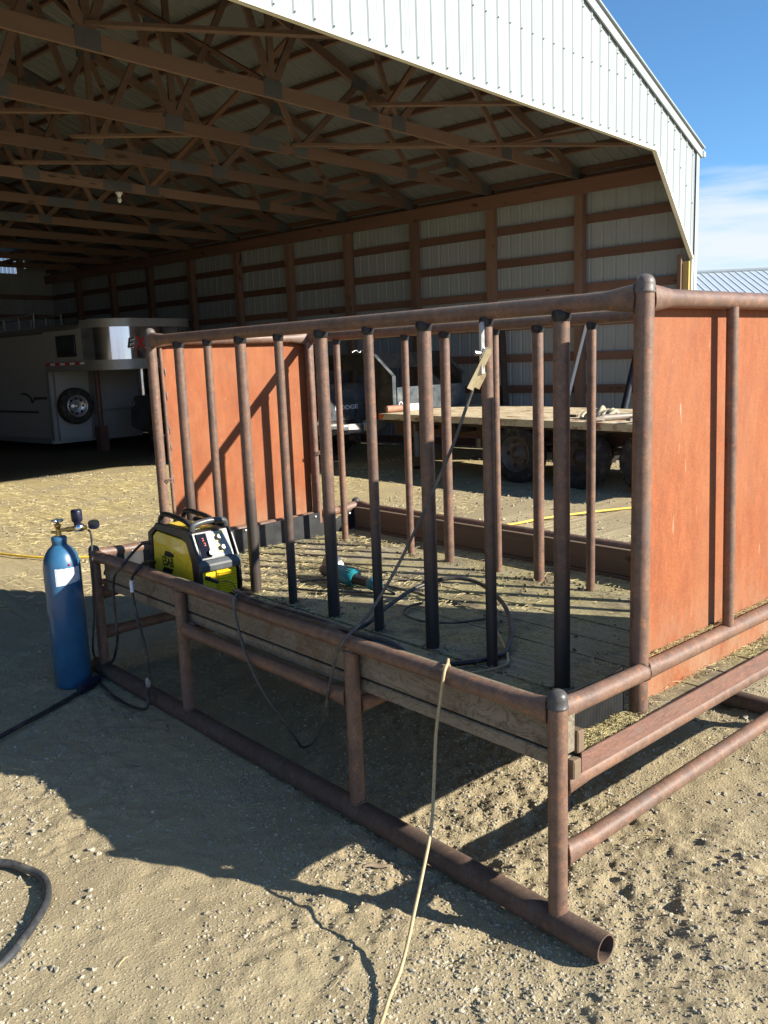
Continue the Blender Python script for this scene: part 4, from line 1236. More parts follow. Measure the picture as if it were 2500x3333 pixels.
# front: sloping fascia above, louvred grille below
fa = MB()
def fpt(x, t, d):           # on the sloping fascia: t 0 (bottom) .. 1 (top), d outwards
    a, b = Vector((0, -0.252, 0.232)), Vector((0, -0.190, 0.372))
    n_ = Vector((0, -0.914, 0.405))
    p = a + (b - a) * t + n_ * d
    return (x, p.y, p.z)
fa.add([fpt(-0.092, 0.06, 0.004), fpt(0.092, 0.06, 0.004), fpt(0.085, 0.95, 0.004), fpt(-0.085, 0.95, 0.004), fpt(-0.092, 0.06, -0.01), fpt(0.092, 0.06, -0.01), fpt(0.085, 0.95, -0.01), fpt(-0.085, 0.95, -0.01)],
       [(0, 1, 2, 3), (7, 6, 5, 4), (0, 4, 5, 1), (1, 5, 6, 2), (2, 6, 7, 3), (3, 7, 4, 0)])
fasc = fa.build('control_panel', GREYP, wl)
def fdisc(x, t, r_, h, mat, name, n=20):
    p, n_ = Vector(fpt(x, t, 0.003)), Vector((0, -0.914, 0.405))
    m_ = MB().tube([p, p + n_ * h * 0.8, p + n_ * h], r_, n, 0, True, [r_, r_ * 0.95, r_ * 0.8])
    return m_.build(name, mat, fasc)
for x, t in ((0.032, 0.72), (0.040, 0.34)):
    fdisc(x, t, 0.024, 0.0025, simple('pale yellow ring', (0.55, 0.46, 0.20), 0.5), 'dial_ring')
    fdisc(x, t, 0.0145, 0.024, GREYK, 'knob')
fdisc(-0.035, 0.22, 0.017, 0.02, DKPLASTIC, 'knob')
def fquad(x0, x1, t0, t1, mat, name, d=0.0055):
    return MB().add([fpt(x0, t0, d), fpt(x1, t0, d), fpt(x1, t1, d), fpt(x0, t1, d), fpt(x0, t0, 0.003), fpt(x1, t0, 0.003), fpt(x1, t1, 0.003), fpt(x0, t1, 0.003)], [(0, 1, 2, 3), (0, 4, 5, 1), (1, 5, 6, 2), (2, 6, 7, 3), (3, 7, 4, 0)]).build(name, mat, fasc)
fquad(-0.088, -0.030, 0.08, 0.93, simple('matt dark display', (0.008, 0.010, 0.018), 0.9, 0, 0.2, 20, spec=0.05), 'display_screen')
fquad(-0.028, 0.012, 0.50, 0.80, simple('grey sticker', (0.36, 0.36, 0.36), 0.5), 'sticker')
fquad(0.045, 0.078, 0.86, 0.94, simple('yellow tag', (0.6, 0.5, 0.12), 0.5), 'sticker', 0.0058)
digit = simple('red digits', (0.55, 0.05, 0.03), 0.5)
o_n = Vector((0, -0.914, 0.405))
uv = (Vector(fpt(0, 1, 0)) - Vector(fpt(0, 0, 0))).normalized()
mt = Matrix(((1, uv.x, o_n.x, 0), (0, uv.y, o_n.y, 0), (0, uv.z, o_n.z, 0), (0, 0, 0, 1)))
for t_, x_ in ((0.72, -0.055), (0.55, -0.050)):
    p = Vector(fpt(x_, t_, 0.0062))
    letters('digits', '2', 0.024, digit, fasc, Matrix.Translation(p) @ mt, 0.0004)
bum = MB()
bum.prism([(-0.285, 0.180), (-0.285, 0.215), (-0.262, 0.238), (-0.245, 0.238), (-0.245, 0.180)], -HW - 0.008, HW + 0.008, 'x')
bum.build('bumper', simple('dark grey plastic', (0.06, 0.065, 0.07), 0.4), wl, 0.006)
gr = MB()
gr.box((-0.098, -0.262, 0.03), (0.10, -0.246, 0.178))
lo_ = gr.build('lower_front', YELLOW, wl)
for k in range(9):
    z = 0.048 + k * 0.0138
    m_ = MB()
    m_.prism([(-0.262, z), (-0.277, z - 0.001), (-0.280, z + 0.004), (-0.262, z + 0.0115)], -0.015, 0.092, 'x')
    m_.build('louvre', YELLOWB, wl)
MB().box((-0.006 - 0.014, -0.270, 0.03), (-0.0155, -0.262, 0.178)).build('louvre_edge', YELLOWB, wl)
for (x, z, r_) in ((-0.075, 0.145, 0.012), (-0.062, 0.062, 0.024), (0.055, 0.022, 0.020)):
    MB().tube([(x, -0.26, z), (x, -0.285, z), (x, -0.288, z)], r_, 18).build('socket', DKPLASTIC, wl)
MB().tube([(-0.075, -0.27, 0.145), (-0.072, -0.31, 0.142), (-0.055, -0.335, 0.132)], 0.010, 12).build('connector', DKPLASTIC, wl)
MB().tube(spline([(-0.055, -0.335, 0.132), (0.0, -0.35, 0.125), (0.035, -0.345, 0.09), (0.05, -0.33, 0.03), (0.06, -0.33, 0.0)], 6), 0.0022, 6).build('thin_lead', CABLE, wl)
MB().tube(spline([(-0.062, -0.27, 0.062), (-0.060, -0.36, 0.052), (-0.052, -0.44, 0.034)], 6), 0.017, 14).build('torch_sleeve', CABLEG, wl)
MB().tube(spline([(0.055, -0.27, 0.022), (0.05, -0.36, 0.022), (0.055, -0.40, 0.02)], 6), 0.014, 12).build('torch_sleeve', CABLE, wl)
# carrying handles
hd = MB()
for x in (-0.07, 0.07):
    hd.tube(spline([(x, 0.215, 0.36), (x, 0.20, 0.405), (x, 0.15, 0.432), (x, 0.02, 0.428), (x, -0.07, 0.418), (x, -0.13, 0.395)], 6), 0.0145, 10)
hd.build('handle', DKPLASTIC, wl)
hd = MB()
hd.tube(spline([(-0.10, -0.185, 0.385), (-0.09, -0.19, 0.412), (-0.03, -0.192, 0.424), (0.03, -0.192, 0.424), (0.09, -0.19, 0.412), (0.10, -0.185, 0.385)], 6), 0.0165, 10)
hd.build('handle', simple('dark grey plastic', (0.06, 0.065, 0.07), 0.4), wl)
MB().box((-0.06, -0.13, 0.374), (0.06, 0.14, 0.382)).build('top_plate', YELLOW, wl)
ft = MB()
for x in (-0.10, 0.10):
    for y in (-0.262, 0.235):
        ft.prism([(y - 0.02, 0.0), (y + 0.03, 0.0), (y + 0.02, 0.03), (y - 0.01, 0.03)], x - 0.018, x + 0.018, 'x')
ft.build('foot', DKPLASTIC, wl)

# ------------------------------------------------------------------ angle grinder
ga = thing('angle_grinder', 'teal and black angle grinder lying on the deck planks', 'angle grinder', (0.905, 2.09, 0.576), rad(-90))
# local +x towards the rear handle
MB().tube([(-0.14, 0, 0.055), (-0.12, 0, 0.055), (-0.07, 0, 0.052), (0.03, 0, 0.050), (0.055, 0, 0.048), (0.07, 0, 0.046)], 0.04, 20, 0, True, [0.036, 0.046, 0.050, 0.053, 0.050, 0.038]).build('motor_body', TEAL, ga)
sl = MB()
for k in range(7):
    a = rad(48 + 14 * k)
    sl.tube([(0.012, 0.0532 * math.cos(a), 0.050 + 0.0532 * math.sin(a)), (0.058, 0.049 * math.cos(a), 0.049 + 0.049 * math.sin(a))], 0.0022, 6)
sl.build('vent', INK, ga)
MB().tube([(0.06, 0, 0.046), (0.09, 0, 0.042), (0.17, 0, 0.038), (0.20, 0, 0.038)], 0.03, 16, 0, True, [0.036, 0.028, 0.026, 0.028]).build('rear_handle', DKPLASTIC, ga)
MB().tube([(0.185, 0, 0.040), (0.205, 0, 0.041), (0.25, 0, 0.040), (0.262, 0, 0.038)], 0.03, 16, 0, True, [0.030, 0.036, 0.036, 0.026]).build('tail_cap', TEAL, ga)
MB().tube([(-0.225, 0, 0.05), (-0.20, 0, 0.052), (-0.15, 0, 0.054), (-0.138, 0, 0.055)], 0.04, 16, 0, True, [0.024, 0.036, 0.040, 0.037]).build('gear_head', simple('cast grey alloy', (0.09, 0.085, 0.085), 0.5, 0.4), ga)
gd = MB()
nn = 20
vs = []
for i in range(nn + 1):
    a = rad(-20 + 200 * i / nn)
    for rr, y in ((0.078, 0.030), (0.078, 0.062), (0.030, 0.034)):
        vs.append((-0.185 + rr * math.cos(a), y, 0.056 + rr * math.sin(a)))
fs = []
for i in range(nn):
    o_ = 3 * i
    fs += [(o_, o_ + 3, o_ + 4, o_ + 1), (o_, o_ + 2, o_ + 5, o_ + 3)]
gd.add(vs, fs)
o = gd.build('disc_guard', simple('bare guard steel', (0.22, 0.22, 0.22), 0.35, 0.8), ga, recalc=False)
o.modifiers.new('thick', 'SOLIDIFY').thickness = 0.003
MB().tube([(-0.185, 0.046, 0.074), (-0.185, 0.050, 0.074)], 0.066, 28).build('disc', simple('abrasive disc', (0.04, 0.036, 0.034), 0.9), ga)
wp = [(0.91, 1.83, 0.614), (0.93, 1.74, 0.582), (0.90, 1.80, 0.580), (0.80, 1.98, 0.580), (0.70, 2.12, 0.580), (0.66, 2.24, 0.580), (0.72, 2.32, 0.580), (0.84, 2.30, 0.580), (0.96, 2.12, 0.588), (1.02, 1.86, 0.580), (1.02, 1.62, 0.580), (0.94, 1.52, 0.580), (0.82, 1.52, 0.580), (0.72, 1.44, 0.580), (0.70, 1.30, 0.580), (0.78, 1.17, 0.580), (0.92, 1.10, 0.580), (0.935, 1.06, 0.585)]
Mi = Matrix.Rotation(rad(90), 3, 'Z')
MB().tube(spline([Mi @ (Vector(p) - Vector((0.905, 2.09, 0.576))) for p in wp], 8), 0.0058, 8).build('cord', CABLEG, ga)

# ------------------------------------------------------------------ wheels
def wheel(parent, c, r, w, hub, rim_mat, ax='x', side=-1, holes=6, dual=False):
    """wheel with its axle along local x; side: which way the hub faces"""
    k = w / 2
    m_ = MB()
    m_.lathe([(r * 0.60, -k * 0.9), (r * 0.66, -k), (r * 0.90, -k * 0.98), (r * 0.985, -k * 0.80), (r, -k * 0.5), (r, k * 0.5), (r * 0.985, k * 0.80), (r * 0.90, k * 0.98), (r * 0.66, k), (r * 0.60, k * 0.9)], c, 40, 0, ax)
    n = 36
    for i in range(n):
        a = 2 * math.pi * i / n
        for s_ in (-1, 1):
            p = Vector((s_ * k * 0.62, r * 0.985 * math.cos(a), r * 0.985 * math.sin(a)))
            q = Vector((s_ * k * 0.98, r * 0.93 * math.cos(a + 0.03), r * 0.93 * math.sin(a + 0.03)))
            if ax == 'y':
                p, q = Vector((p.y, p.x, p.z)), Vector((q.y, q.x, q.z))
            m_.beam(Vector(c) + p, Vector(c) + q, r * 0.055, r * 0.05, up=(0, math.cos(a), math.sin(a)) if ax == 'x' else (math.cos(a), 0, math.sin(a)))
    t_ = m_.build('wheel', TYRE, parent)
    d = side * k
    rm = MB()
    rm.lathe([(r * 0.62, d * 0.92), (r * 0.60, d * 0.98), (r * 0.57, d * 0.9), (r * 0.54, d * 0.35), (r * 0.30, d * 0.25)], c, 32, 0, ax)
    rm.lathe([(r * 0.30, d * 0.25), (r * 0.20, d * 0.55), (r * 0.14, d * 0.60), (r * 0.13, d * 0.85), (0.001, d * 0.88)], c, 24, 0, ax)
    hm = rm
    for i in range(holes):
        a = 2 * math.pi * i / holes
        p = Vector((d * 0.335, r * 0.42 * math.cos(a), r * 0.42 * math.sin(a)))
        q = p + Vector((side * 0.004, 0, 0))
        if ax == 'y':
            p, q = Vector((p.y, p.x, p.z)), Vector((q.y, q.x, q.z))
        hm.tube([Vector(c) + p, Vector(c) + q], r * 0.075, 10, 1)
    hm.build('rim', [rim_mat, INK], t_)
    return t_

# ------------------------------------------------------------------ flatbed gooseneck trailer
fb = thing('flatbed_trailer', 'cream and rust gooseneck flatbed trailer parked half inside the barn', 'trailer', (7.30, 0, 0), 0.0)
# local x 0 (near edge) .. 2.2, y as world
FD = [(3.0, 0.880), (9.04, 0.920)]
def dz(y):
    return 0.880 + (y - 3.0) / 6.04 * 0.04
m_ = MB()
m_.add([(0, 3.0, dz(3.0) - 0.10), (2.25, 3.0, dz(3.0) - 0.10), (2.25, 9.04, dz(9.04) - 0.10), (0, 9.04, dz(9.04) - 0.10), (0, 3.0, dz(3.0)), (2.25, 3.0, dz(3.0)), (2.25, 9.04, dz(9.04)), (0, 9.04, dz(9.04))],
       [(0, 3, 2, 1), (4, 5, 6, 7), (0, 1, 5, 4), (1, 2, 6, 5), (2, 3, 7, 6), (3, 0, 4, 7)])
m_.build('deck', FLATD, fb, 0.008, 2)
for x in (0.10, 2.10):
    MB().box((x - 0.012, 3.2, 0.76), (x + 0.012, 9.0, 0.79)).build('stake_rail', DARKST, fb)
for x in (0.55, 1.70):
    MB().box((x - 0.06, 3.1, 0.54), (x + 0.06, 9.2, 0.78)).build('frame_beam', rust_mat('frame rust' + str(x), (0.05, 0.03, 0.022), (0.09, 0.045, 0.03), (0.14, 0.065, 0.04)), fb)
for y in np.arange(3.4, 9.0, 0.8):
    MB().box((0.04, y - 0.03, 0.66), (2.21, y + 0.03, 0.765)).build('cross_member', DARKST, fb)
MB().tube([(-0.004, 8.98, 0.865), (-0.016, 8.98, 0.865)], 0.045, 18).build('marker_light', ORANGEL, fb)
for y in (6.28, 5.24, 4.20):
    for x, s_ in ((0.19, -1), (2.06, 1)):
        wheel(fb, (x, y, 0.405), 0.41, 0.24, 0, DARKST if y < 6 else simple('dusty rim', (0.12, 0.10, 0.085), 0.6, 0.3, 0.3, 10), 'x', s_, 5)
    MB().tube([(0.2, y, 0.40), (2.05, y, 0.40)], 0.05, 12).build('axle', DARKST, fb)
    MB().box((0.48, y - 0.3, 0.43), (0.56, y + 0.3, 0.47)).build('spring', DARKST, fb)
# gooseneck
pl = [(9.04, 0.92), (9.04, 1.50), (9.53, 1.885), (12.0, 1.885), (12.0, 1.62), (9.95, 1.60), (9.45, 1.25), (9.45, 0.80), (9.04, 0.80)]
for x in (0.36, 2.02):
    MB().prism(pl, x - 0.012, x + 0.012, 'x').build('neck_plate', NECKP, fb)
    m_ = MB()
    ed = pl[:4]
    for a, b in zip(ed[:-1], ed[1:]):
        m_.beam((x, a[0], a[1]), (x, b[0], b[1]), 0.075, 0.014, up=(0, -(b[1] - a[1]), b[0] - a[0]))
    m_.build('neck_flange', HEADB, fb)
MB().box((0.42, 9.03, 0.93), (1.98, 9.045, 1.315)).build('headboard', HEADB, fb)
MB().box((0.375, 9.60, 1.62), (2.005, 9.75, 1.88)).build('neck_crossbeam', NECKP, fb)
MB().box((0.375, 11.2, 1.64), (2.005, 11.34, 1.88)).build('neck_crossbeam', NECKP, fb)
MB().tube([(0.72, 11.3, 1.70), (0.72, 11.3, 0.95)], 0.06, 14).build('coupler', NECKP, fb)
for x in (0.42, 1.9):
    MB().tube([(x, 8.6, 0.78), (x, 8.6, 0.20)], 0.05, 12).build('jack_leg', simple('grey jack', (0.16, 0.16, 0.16), 0.5, 0.3), fb)
    MB().box((x - 0.1, 8.5, 0.01), (x + 0.1, 8.7, 0.03)).build('jack_foot', DARKST, fb)
for y in (3.6, 5.2):
    pass
m_ = MB()
for k in range(3):
    c0 = Vector((-0.02 + 0.16 * k, 9.62, 1.90))
    m_.tube(spline([c0, c0 + Vector((0.05, 0.0, 0.03)), c0 + Vector((0.10, 0, 0.035)), c0 + Vector((0.15, 0, 0))], 5), 0.006, 6)
m_.build('safety_cable', ALU, fb)
# load on the flatbed
lp = tag(MB().tube([(7.38, 8.93, 0.982), (7.42, 8.92, 0.982), (7.72, 8.88, 0.982), (7.73, 8.88, 0.982), (8.02, 8.84, 0.982), (8.04, 8.84, 0.982)], 0.055, 20, 0, True, [0.052, 0.055, 0.055, 0.062, 0.062, 0.05]).build('drill_pipe', rust_mat('salmon pipe', (0.24, 0.11, 0.07), (0.36, 0.18, 0.12), (0.5, 0.33, 0.24)), None), 'short reddish pipe with a pale collar lying at the front of the flatbed', 'pipe')
MB().tube([(7.76, 8.875, 0.982), (8.0, 8.842, 0.982)], 0.0635, 20).build('collar', WHITE, lp)
MB().tube(spline([(7.62, 8.89, 1.03), (7.64, 8.89, 1.075), (7.68, 8.885, 1.075), (7.70, 8.885, 1.03)], 5), 0.008, 8).build('lifting_loop', WHITE, lp)
def link_arm(x, y, lab):
    o_ = thing('drawbar_arm', lab, 'steel arm', (x, y, 0.893), rad(-20), 'steel arms lying on the flatbed')
    MB().tube([(0.02, 0, 0.045), (0.55, 0, 0.045)], 0.042, 16).build('tube', simple('dull grey steel', (0.20, 0.17, 0.145), 0.6, 0.3, 0.25, 12), o_)
    MB().prism([(-0.10, 0.03), (-0.10, 0.055), (0.03, 0.085), (0.03, 0.01)], -0.045, 0.045, 'y').build('flat_end', simple('dull grey steel', (0.20, 0.17, 0.145), 0.6, 0.3), o_)
    MB().tube([(-0.05, 0, 0.075), (-0.05, 0, 0.0785)], 0.016, 12).build('eye', INK, o_)
    return o_
link_arm(7.46, 4.93, 'grey tube with a flattened eye lying at the flatbed edge, nearer the canvas')
link_arm(7.44, 4.42, 'grey tube with a flattened eye lying on the flatbed, beside the tall end post')
m_ = MB()
for k in range(9):
    c0 = Vector((7.78 + random.uniform(-0.05, 0.05), 4.95 + 0.05 * k, 0.91))
    m_.tube(spline([c0 + Vector((-0.14, 0, 0)), c0 + Vector((-0.05, 0.02, random.uniform(0.02, 0.06))), c0 + Vector((0.04, 0, random.uniform(0.06, 0.14))), c0 + Vector((0.12, 0.03, 0.0))], 4), 0.032, 7)
tag(m_.build('canvas_bundle', TARP, None), 'crumpled tan canvas heap on the flatbed deck', 'canvas')
tag(MB().box((7.9, 5.62, 0.900), (7.95, 6.0, 0.93)).build('iron_bar', DARKST, None), 'short dark iron bar lying on the flatbed deck', 'bar')

# ------------------------------------------------------------------ black pickup (tailgate towards the viewer)
tk = thing('pickup_truck', 'black pickup truck with worn tailgate hitched under the flatbed gooseneck', 'pickup truck', (7.93, 10.55, 0), BA)
TW = 0.82
lower = [(0.02, 0.55), (0.0, 0.75), (0.0, 1.38), (2.25, 1.38), (2.30, 1.38), (4.15, 1.28), (5.55, 1.20), (5.72, 1.0), (5.75, 0.55), (5.30, 0.45), (0.5, 0.45)]
MB().prism(lower, -TW, TW, 'x').build('body', TRUCKP, tk, 0.03, 3)
cabp = [(2.30, 1.36), (2.38, 1.80), (2.55, 1.87), (3.35, 1.87), (3.55, 1.82), (4.15, 1.30)]
MB().prism(cabp, -TW + 0.08, TW - 0.08, 'x').build('cab', TRUCKP, tk, 0.03, 3)
for sx in (-1, 1):
    x0 = sx * (TW - 0.078)
    MB().prism([(2.48, 1.42), (2.52, 1.78), (2.85, 1.80), (2.85, 1.42)], min(x0, x0 + sx * 0.006), max(x0, x0 + sx * 0.006), 'x').build('window', GLASS, tk)
    MB().prism([(2.95, 1.42), (2.95, 1.80), (3.42, 1.80), (3.92, 1.42)], min(x0, x0 + sx * 0.006), max(x0, x0 + sx * 0.006), 'x').build('window', GLASS, tk)
    MB().box((min(x0, x0 + sx * 0.2), 3.75, 1.40), (max(x0, x0 + sx * 0.2), 3.85, 1.60)).build('mirror', DKPLASTIC, tk, 0.02)
    for y in (1.05, 4.65):
        wheel(tk, (sx * (TW - 0.10), y, 0.385), 0.39, 0.25, 0, ALU, 'x', sx, 8)
        a = [(y + 0.47 * math.cos(t), 0.40 + 0.47 * math.sin(t)) for t in np.linspace(0, math.pi, 14)]
        MB().prism(a, min(sx * (TW - 0.24), sx * (TW + 0.004)), max(sx * (TW - 0.24), sx * (TW + 0.004)), 'x').build('wheel_arch', INK, tk)
    MB().box((min(sx * (TW - 0.15), sx * TW), -0.012, 0.80), (max(sx * (TW - 0.15), sx * TW), -0.0005, 1.20)).build('tail_light', simple('dark red lens', (0.12, 0.008, 0.008), 0.25), tk)
    MB().box((min(sx * 0.5, sx * 0.78), 5.73, 0.86), (max(sx * 0.5, sx * 0.78), 5.765, 1.06)).build('headlight', CHROME, tk)
MB().box((-0.45, 5.74, 0.72), (0.45, 5.768, 1.06)).build('front_grille', INK, tk)
MB().prism([(2.39, 1.42), (2.46, 1.76), (2.44, 1.77), (2.372, 1.42)], -0.6, 0.6, 'x').build('window', GLASS, tk)
tg = MB()
tg.prism([(-0.030, 0.735), (-0.034, 1.03), (-0.028, 1.30), (-0.040, 1.335), (-0.030, 1.375), (0.03, 1.395), (0.03, 0.735)], -0.665, 0.665, 'x')
tgo = tg.build('tailgate', simple('scratched black tailgate', (0.060, 0.068, 0.078), 0.3, 0, 0.5, 5, coat=0.4, dirt=(0.17, 0.165, 0.155)), tk, 0.01, 2)
MB().box((-0.10, -0.040, 1.16), (0.10, -0.030, 1.24)).build('handle', simple('grey handle', (0.09, 0.095, 0.10), 0.35), tgo, 0.008)
MB().box((-0.66, -0.037, 1.055), (0.66, -0.030, 1.063)).build('crease', INK, tgo)
mt = Matrix.Translation((-0.10, -0.0365, 0.955)) @ Matrix(((1.6, 0, 0, 0), (0, 0, -1, 0), (0, 1, 0, 0), (0, 0, 0, 1)))
letters('lettering', 'DODGE', 0.105, WHITE, tgo, mt, 0.002, 0.002)
for k in range(5):
    MB().tube([(-0.45 + 0.06 * k, -0.036, 1.12 + 0.02 * k), (-0.36 + 0.06 * k, -0.036, 1.17 + 0.03 * k)], 0.0018, 5).build('scratch', simple('bare scratch', (0.4, 0.4, 0.4), 0.5), tgo)
bp_ = MB()
bp_.prism([(-0.14, 0.50), (-0.15, 0.66), (-0.13, 0.70), (-0.02, 0.70), (-0.02, 0.50)], -TW, -0.30, 'x')
bp_.prism([(-0.14, 0.50), (-0.15, 0.66), (-0.13, 0.70), (-0.02, 0.70), (-0.02, 0.50)], 0.30, TW, 'x')
bp_.prism([(-0.10, 0.47), (-0.11, 0.62), (-0.10, 0.66), (-0.02, 0.66), (-0.02, 0.47)], -0.298, 0.298, 'x')
bpo = bp_.build('bumper', simple('worn chrome', (0.62, 0.63, 0.64), 0.28, 0.9, 0.1, 6), tk, 0.01, 2)
MB().box((-0.155, -0.118, 0.50), (0.155, -0.111, 0.655)).build('number_plate', simple('faded plate', (0.50, 0.44, 0.42), 0.5, 0, 0.3, 25), bpo)
MB().box((-0.05, -0.16, 0.36), (0.05, -0.02, 0.46)).build('hitch', DARKST, tk)

# ------------------------------------------------------------------ horse trailer
ht = thing('horse_trailer', 'white gooseneck horse trailer with polished steel nose in the barn shade', 'horse trailer', bl(0, 0, 0), BA)
S0, S1 = -4.40, -2.15
m_ = MB()
m_.prism([(S0, 0.22), (S0, 2.57), (S0 + 0.06, 2.60), (S1 - 0.06, 2.60), (S1, 2.57), (S1, 0.22)], 12.30, 18.6, 'y')
hb = m_.build('body', TRAILW, ht)
MB().prism([(S0 - 0.02, 2.60), (S0 + 0.06, 2.70), (S0 + 0.5, 2.77), (S1 - 0.5, 2.77), (S1 - 0.06, 2.70), (S1 + 0.02, 2.60)], 10.9, 18.62, 'y').build('roof', TRAILG, ht)
# nose
m_ = MB().prism([(S0, 1.96), (S0, 2.62), (S1, 2.62), (S1, 1.96)], 10.75, 12.30, 'y')
m_.build('nose', TRAILW, ht)
def nose_outline(off):
    pts_ = []
    rr = 0.60
    for a in np.linspace(180, 270, 14):
        pts_.append((S0 + rr + (rr + off) * math.cos(rad(a)), 10.45 + (rr + off) * math.sin(rad(a))))
    for a in np.linspace(270, 360, 14):
        pts_.append((S1 - rr + (rr + off) * math.cos(rad(a)), 10.45 + (rr + off) * math.sin(rad(a))))
    return [(S0 - off, 10.75)] + pts_ + [(S1 + off, 10.75)]
o_ = nose_outline(0.0)
def band(name, z0, z1, off, mat, smooth=True, top=True):
    oo = nose_outline(off)
    m_ = MB()
    n = len(oo)
    vs = [(a, b, z0) for a, b in oo] + [(a, b, z1) for a, b in oo]
    m_.add(vs, [(i, i + 1, i + 1 + n, i + n) for i in range(n - 1)], 0, smooth)
    m_.add(vs, [tuple(range(n)), tuple(range(2 * n - 1, n - 1, -1))])
    return m_.build(name, mat, ht)
ns = band('polished_nose', 1.97, 2.61, 0.0, STEEL)
band('nose_roof', 2.61, 2.77, 0.03, TRAILG)
band('nose_skirt', 1.77, 1.97, 0.025, TRAILG)
MB().box((S0 - 0.025, 10.75, 1.77), (S0 - 0.001, 12.28, 1.965)).build('nose_rail', TRAILG, ht)
MB().box((S0 + 0.02, 10.75, 1.79), (S1 - 0.02, 12.28, 1.955)).build('nose_floor', DARKST, ht)
m_ = MB()
k = 0
y = 12.25
while y > 10.30:
    m_.box((S0 - 0.032, max(y - 0.2, 10.7), 1.90), (S0 - 0.003, y, 1.945), k % 2)
    y -= 0.2
    k += 1
    if y < 10.8: break
m_.build('reflective_strip', [RED, WHITE], ht)
MB().box((S0 - 0.012, 10.98, 2.06), (S0 - 0.002, 11.78, 2.50)).build('window_frame', DKPLASTIC, ht, 0.06, 4)
MB().box((S0 - 0.016, 11.03, 2.11), (S0 - 0.006, 11.73, 2.45)).build('window', GLASS, ht, 0.05, 4)
MB().box((S0 - 0.02, 12.20, 0.30), (S0 - 0.001, 12.32, 1.77)).build('corner_trim', TRAILG, ht)
MB().box((S0 - 0.03, 12.33, 0.24), (S0 - 0.001, 18.6, 0.34)).build('rub_rail', TRAILG, ht)
st_ = MB()
st_.prism([(12.40, 1.24), (12.95, 1.235), (12.95, 1.18), (12.40, 1.19)], S0 - 0.004, S0 - 0.001, 'x')
st_.prism([(12.85, 0.93), (15.6, 0.93), (15.6, 0.88), (12.80, 0.885)], S0 - 0.004, S0 - 0.001, 'x')
st_.tube(spline([(S0 - 0.003, 12.95, 1.20), (S0 - 0.003, 13.06, 1.12), (S0 - 0.003, 13.12, 1.22), (S0 - 0.003, 13.30, 1.30), (S0 - 0.003, 13.5, 1.31)], 5), 0.02, 6)
st_.build('stripe', INK, ht)
MB().prism([(12.20, 0.30), (12.295, 0.30), (12.295, 1.78), (12.20, 1.78)], S0 + 0.12, S1 - 0.1, 'x').build('front_wall', TRAILW, ht)
MB().box((-3.52, 12.17, 0.30), (-3.42, 12.199, 1.78)).build('stay', TRAILG, ht)
MB().box((-3.40, 12.16, 0.86), (S1 - 0.12, 12.199, 0.90)).build('trim', TRAILG, ht)
wheel(ht, (-3.93, 12.08, 1.02), 0.39, 0.22, 0, ALU, 'y', -1, 8)
MB().tube([(-3.46, 11.9, 1.78), (-3.46, 11.9, 0.55)], 0.055, 12).build('jack_leg', simple('rust brown jack', (0.10, 0.05, 0.035), 0.6), ht)
MB().box((-3.56, 11.8, 0.0), (-3.36, 12.0, 0.55)).build('jack_foot', simple('rust brown jack', (0.10, 0.05, 0.035), 0.6), ht)
MB().tube([(-3.2, 10.55, 1.77), (-3.2, 10.55, 1.15)], 0.07, 14).build('coupler', CHROME, ht)
for y in (15.9, 16.8):
    wheel(ht, (S0 + 0.14, y, 0.37), 0.37, 0.22, 0, ALU, 'x', -1, 8)
    wheel(ht, (S1 - 0.14, y, 0.37), 0.37, 0.22, 0, ALU, 'x', 1, 8)
MB().tube([(S0 + 0.14, 15.9, 0.37), (S1 - 0.14, 15.9, 0.37)], 0.05, 10).build('axle', DARKST, ht)
MB().tube([(S0 + 0.14, 16.8, 0.37), (S1 - 0.14, 16.8, 0.37)], 0.05, 10).build('axle', DARKST, ht)
rk = MB()
for x in (S0 + 0.25, S0 + 0.9):
    rk.tube([(x, 13.1, 3.02), (x, 17.5, 3.02)], 0.022, 8)
    for y in np.arange(13.1, 17.6, 0.7):
        rk.tube([(x, y, 2.68), (x, y, 3.02)], 0.016, 8)
rk.build('roof_rack', TRAILG, ht)
# letters on the front of the nose
for ch, x, mat, s_ in (('E', -3.86, INK, 0.27), ('X', -3.64, RED, 0.36), ('Z', -3.43, INK, 0.27)):
    mt = Matrix.Translation((x, 9.846, 2.28)) @ Matrix(((1, 0.2, 0, 0), (0, 0, -1, 0), (0, 1, 0, 0), (0, 0, 0, 1)))
    letters('lettering', ch, s_, mat, ns, mt, 0.004, 0.002)
    if mat is INK:
        mt = Matrix.Translation((x + 0.012, 9.8485, 2.27)) @ Matrix(((1, 0.2, 0, 0), (0, 0, -1, 0), (0, 1, 0, 0), (0, 0, 0, 1)))
        letters('lettering', ch, s_, WHITE, ns, mt, 0.0005, 0.008)

# ------------------------------------------------------------------ far shed to the right
fs_ = thing('far_shed', 'low shed with pale ribbed metal roof beyond the barn corner', 'shed', (52.5, 25.0, 0), rad(-48))
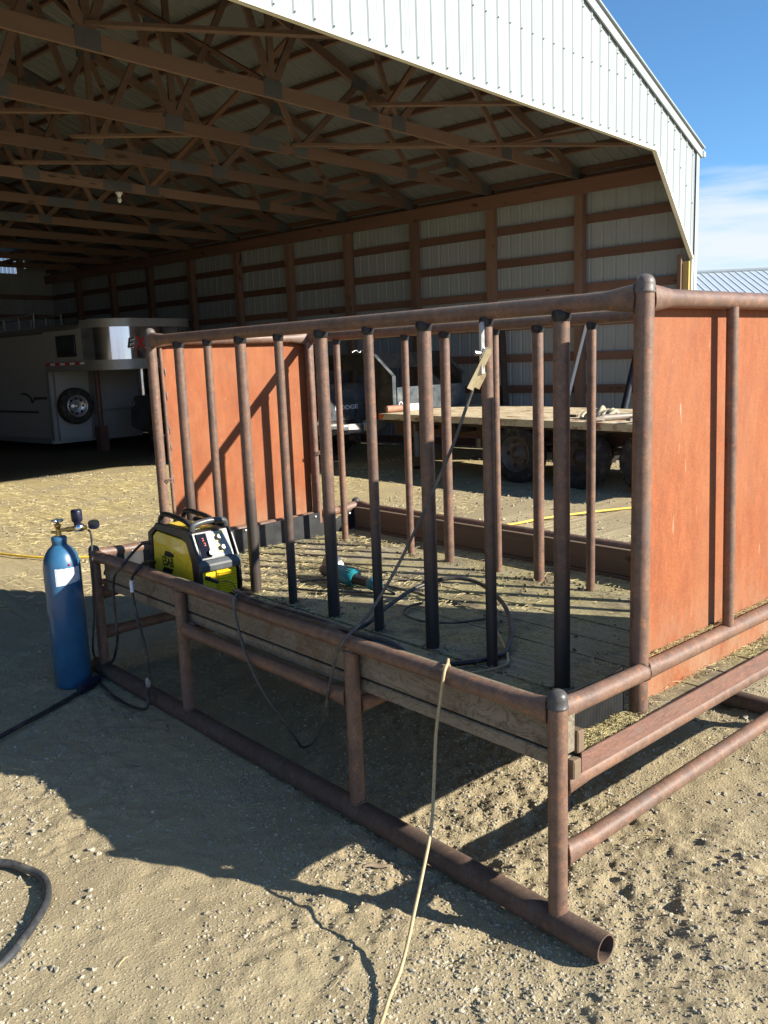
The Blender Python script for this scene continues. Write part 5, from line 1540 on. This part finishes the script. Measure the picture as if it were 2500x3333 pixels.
# local: ridge along x; the slope facing -y is seen
RZ, HD, HL = 6.35, 9.0, 26.0
m_ = MB()
t = -HL
while t < HL:
    for (a, b, d0, d1) in ((0, 0.30, 0, 0), (0.30, 0.34, 0, 0.03), (0.34, 0.38, 0.03, 0.03), (0.38, 0.44, 0.03, 0)):
        for sg in (-1, 1):
            q = [(t + a * 0.95, 0, RZ + d0), (t + b * 0.95, 0, RZ + d1), (t + b * 0.95, sg * HD, RZ - HD * 0.30 + d1), (t + a * 0.95, sg * HD, RZ - HD * 0.30 + d0)]
            m_.add(q, [(0, 1, 2, 3)])
    t += 0.44 * 0.95
m_.build('roof', ROOFB, fs_, recalc=False)
MB().box((-HL, -HD + 0.4, 0), (HL, HD - 0.4, RZ - HD * 0.30)).build('wall', SIDING, fs_)
MB().tube([(-HL, 0, RZ + 0.03), (HL, 0, RZ + 0.03)], 0.14, 8).build('ridge_cap', SIDING, fs_)

# ------------------------------------------------------------------ splinters on the ground
def splinter(name, lab, x, y, a, l, w):
    m_ = MB()
    pts_, rr = [], []
    for k in range(7):
        u = k / 6
        pts_.append((l * (u - 0.5), 0.008 * math.sin(5 * u), 0.006 + 0.003 * math.sin(9 * u)))
        rr.append((w * 0.35 * (0.4 + 0.9 * math.sin(math.pi * min(0.9, max(0.1, u)))), w * (0.35 + 0.8 * math.sin(math.pi * min(0.9, max(0.12, u))) * (1 + 0.25 * math.sin(13 * u)))))
    m_.tube(pts_, w, 8, 0, True, rr)
    o_ = m_.build(name, BARK, None)
    o_.location = (x, y, float(ground_height(np.array([x]), np.array([y]))[0]) + 0.006)
    o_.rotation_euler = (0, 0, a)
    return tag(o_, lab, 'wood splinter', 'wood scraps by the front skid')
splinter('wood_splinter', 'flat splintered piece of bark lying beside the front skid', -0.16, 0.68, rad(-38), 0.10, 0.012)
splinter('wood_splinter', 'pale thin stick lying in the shade left of the front skid', -0.42, 2.05, rad(-52), 0.11, 0.005)
splinter('wood_splinter', 'narrow wood chip lying upright along the shaded skid', -0.13, 2.30, rad(80), 0.09, 0.009)
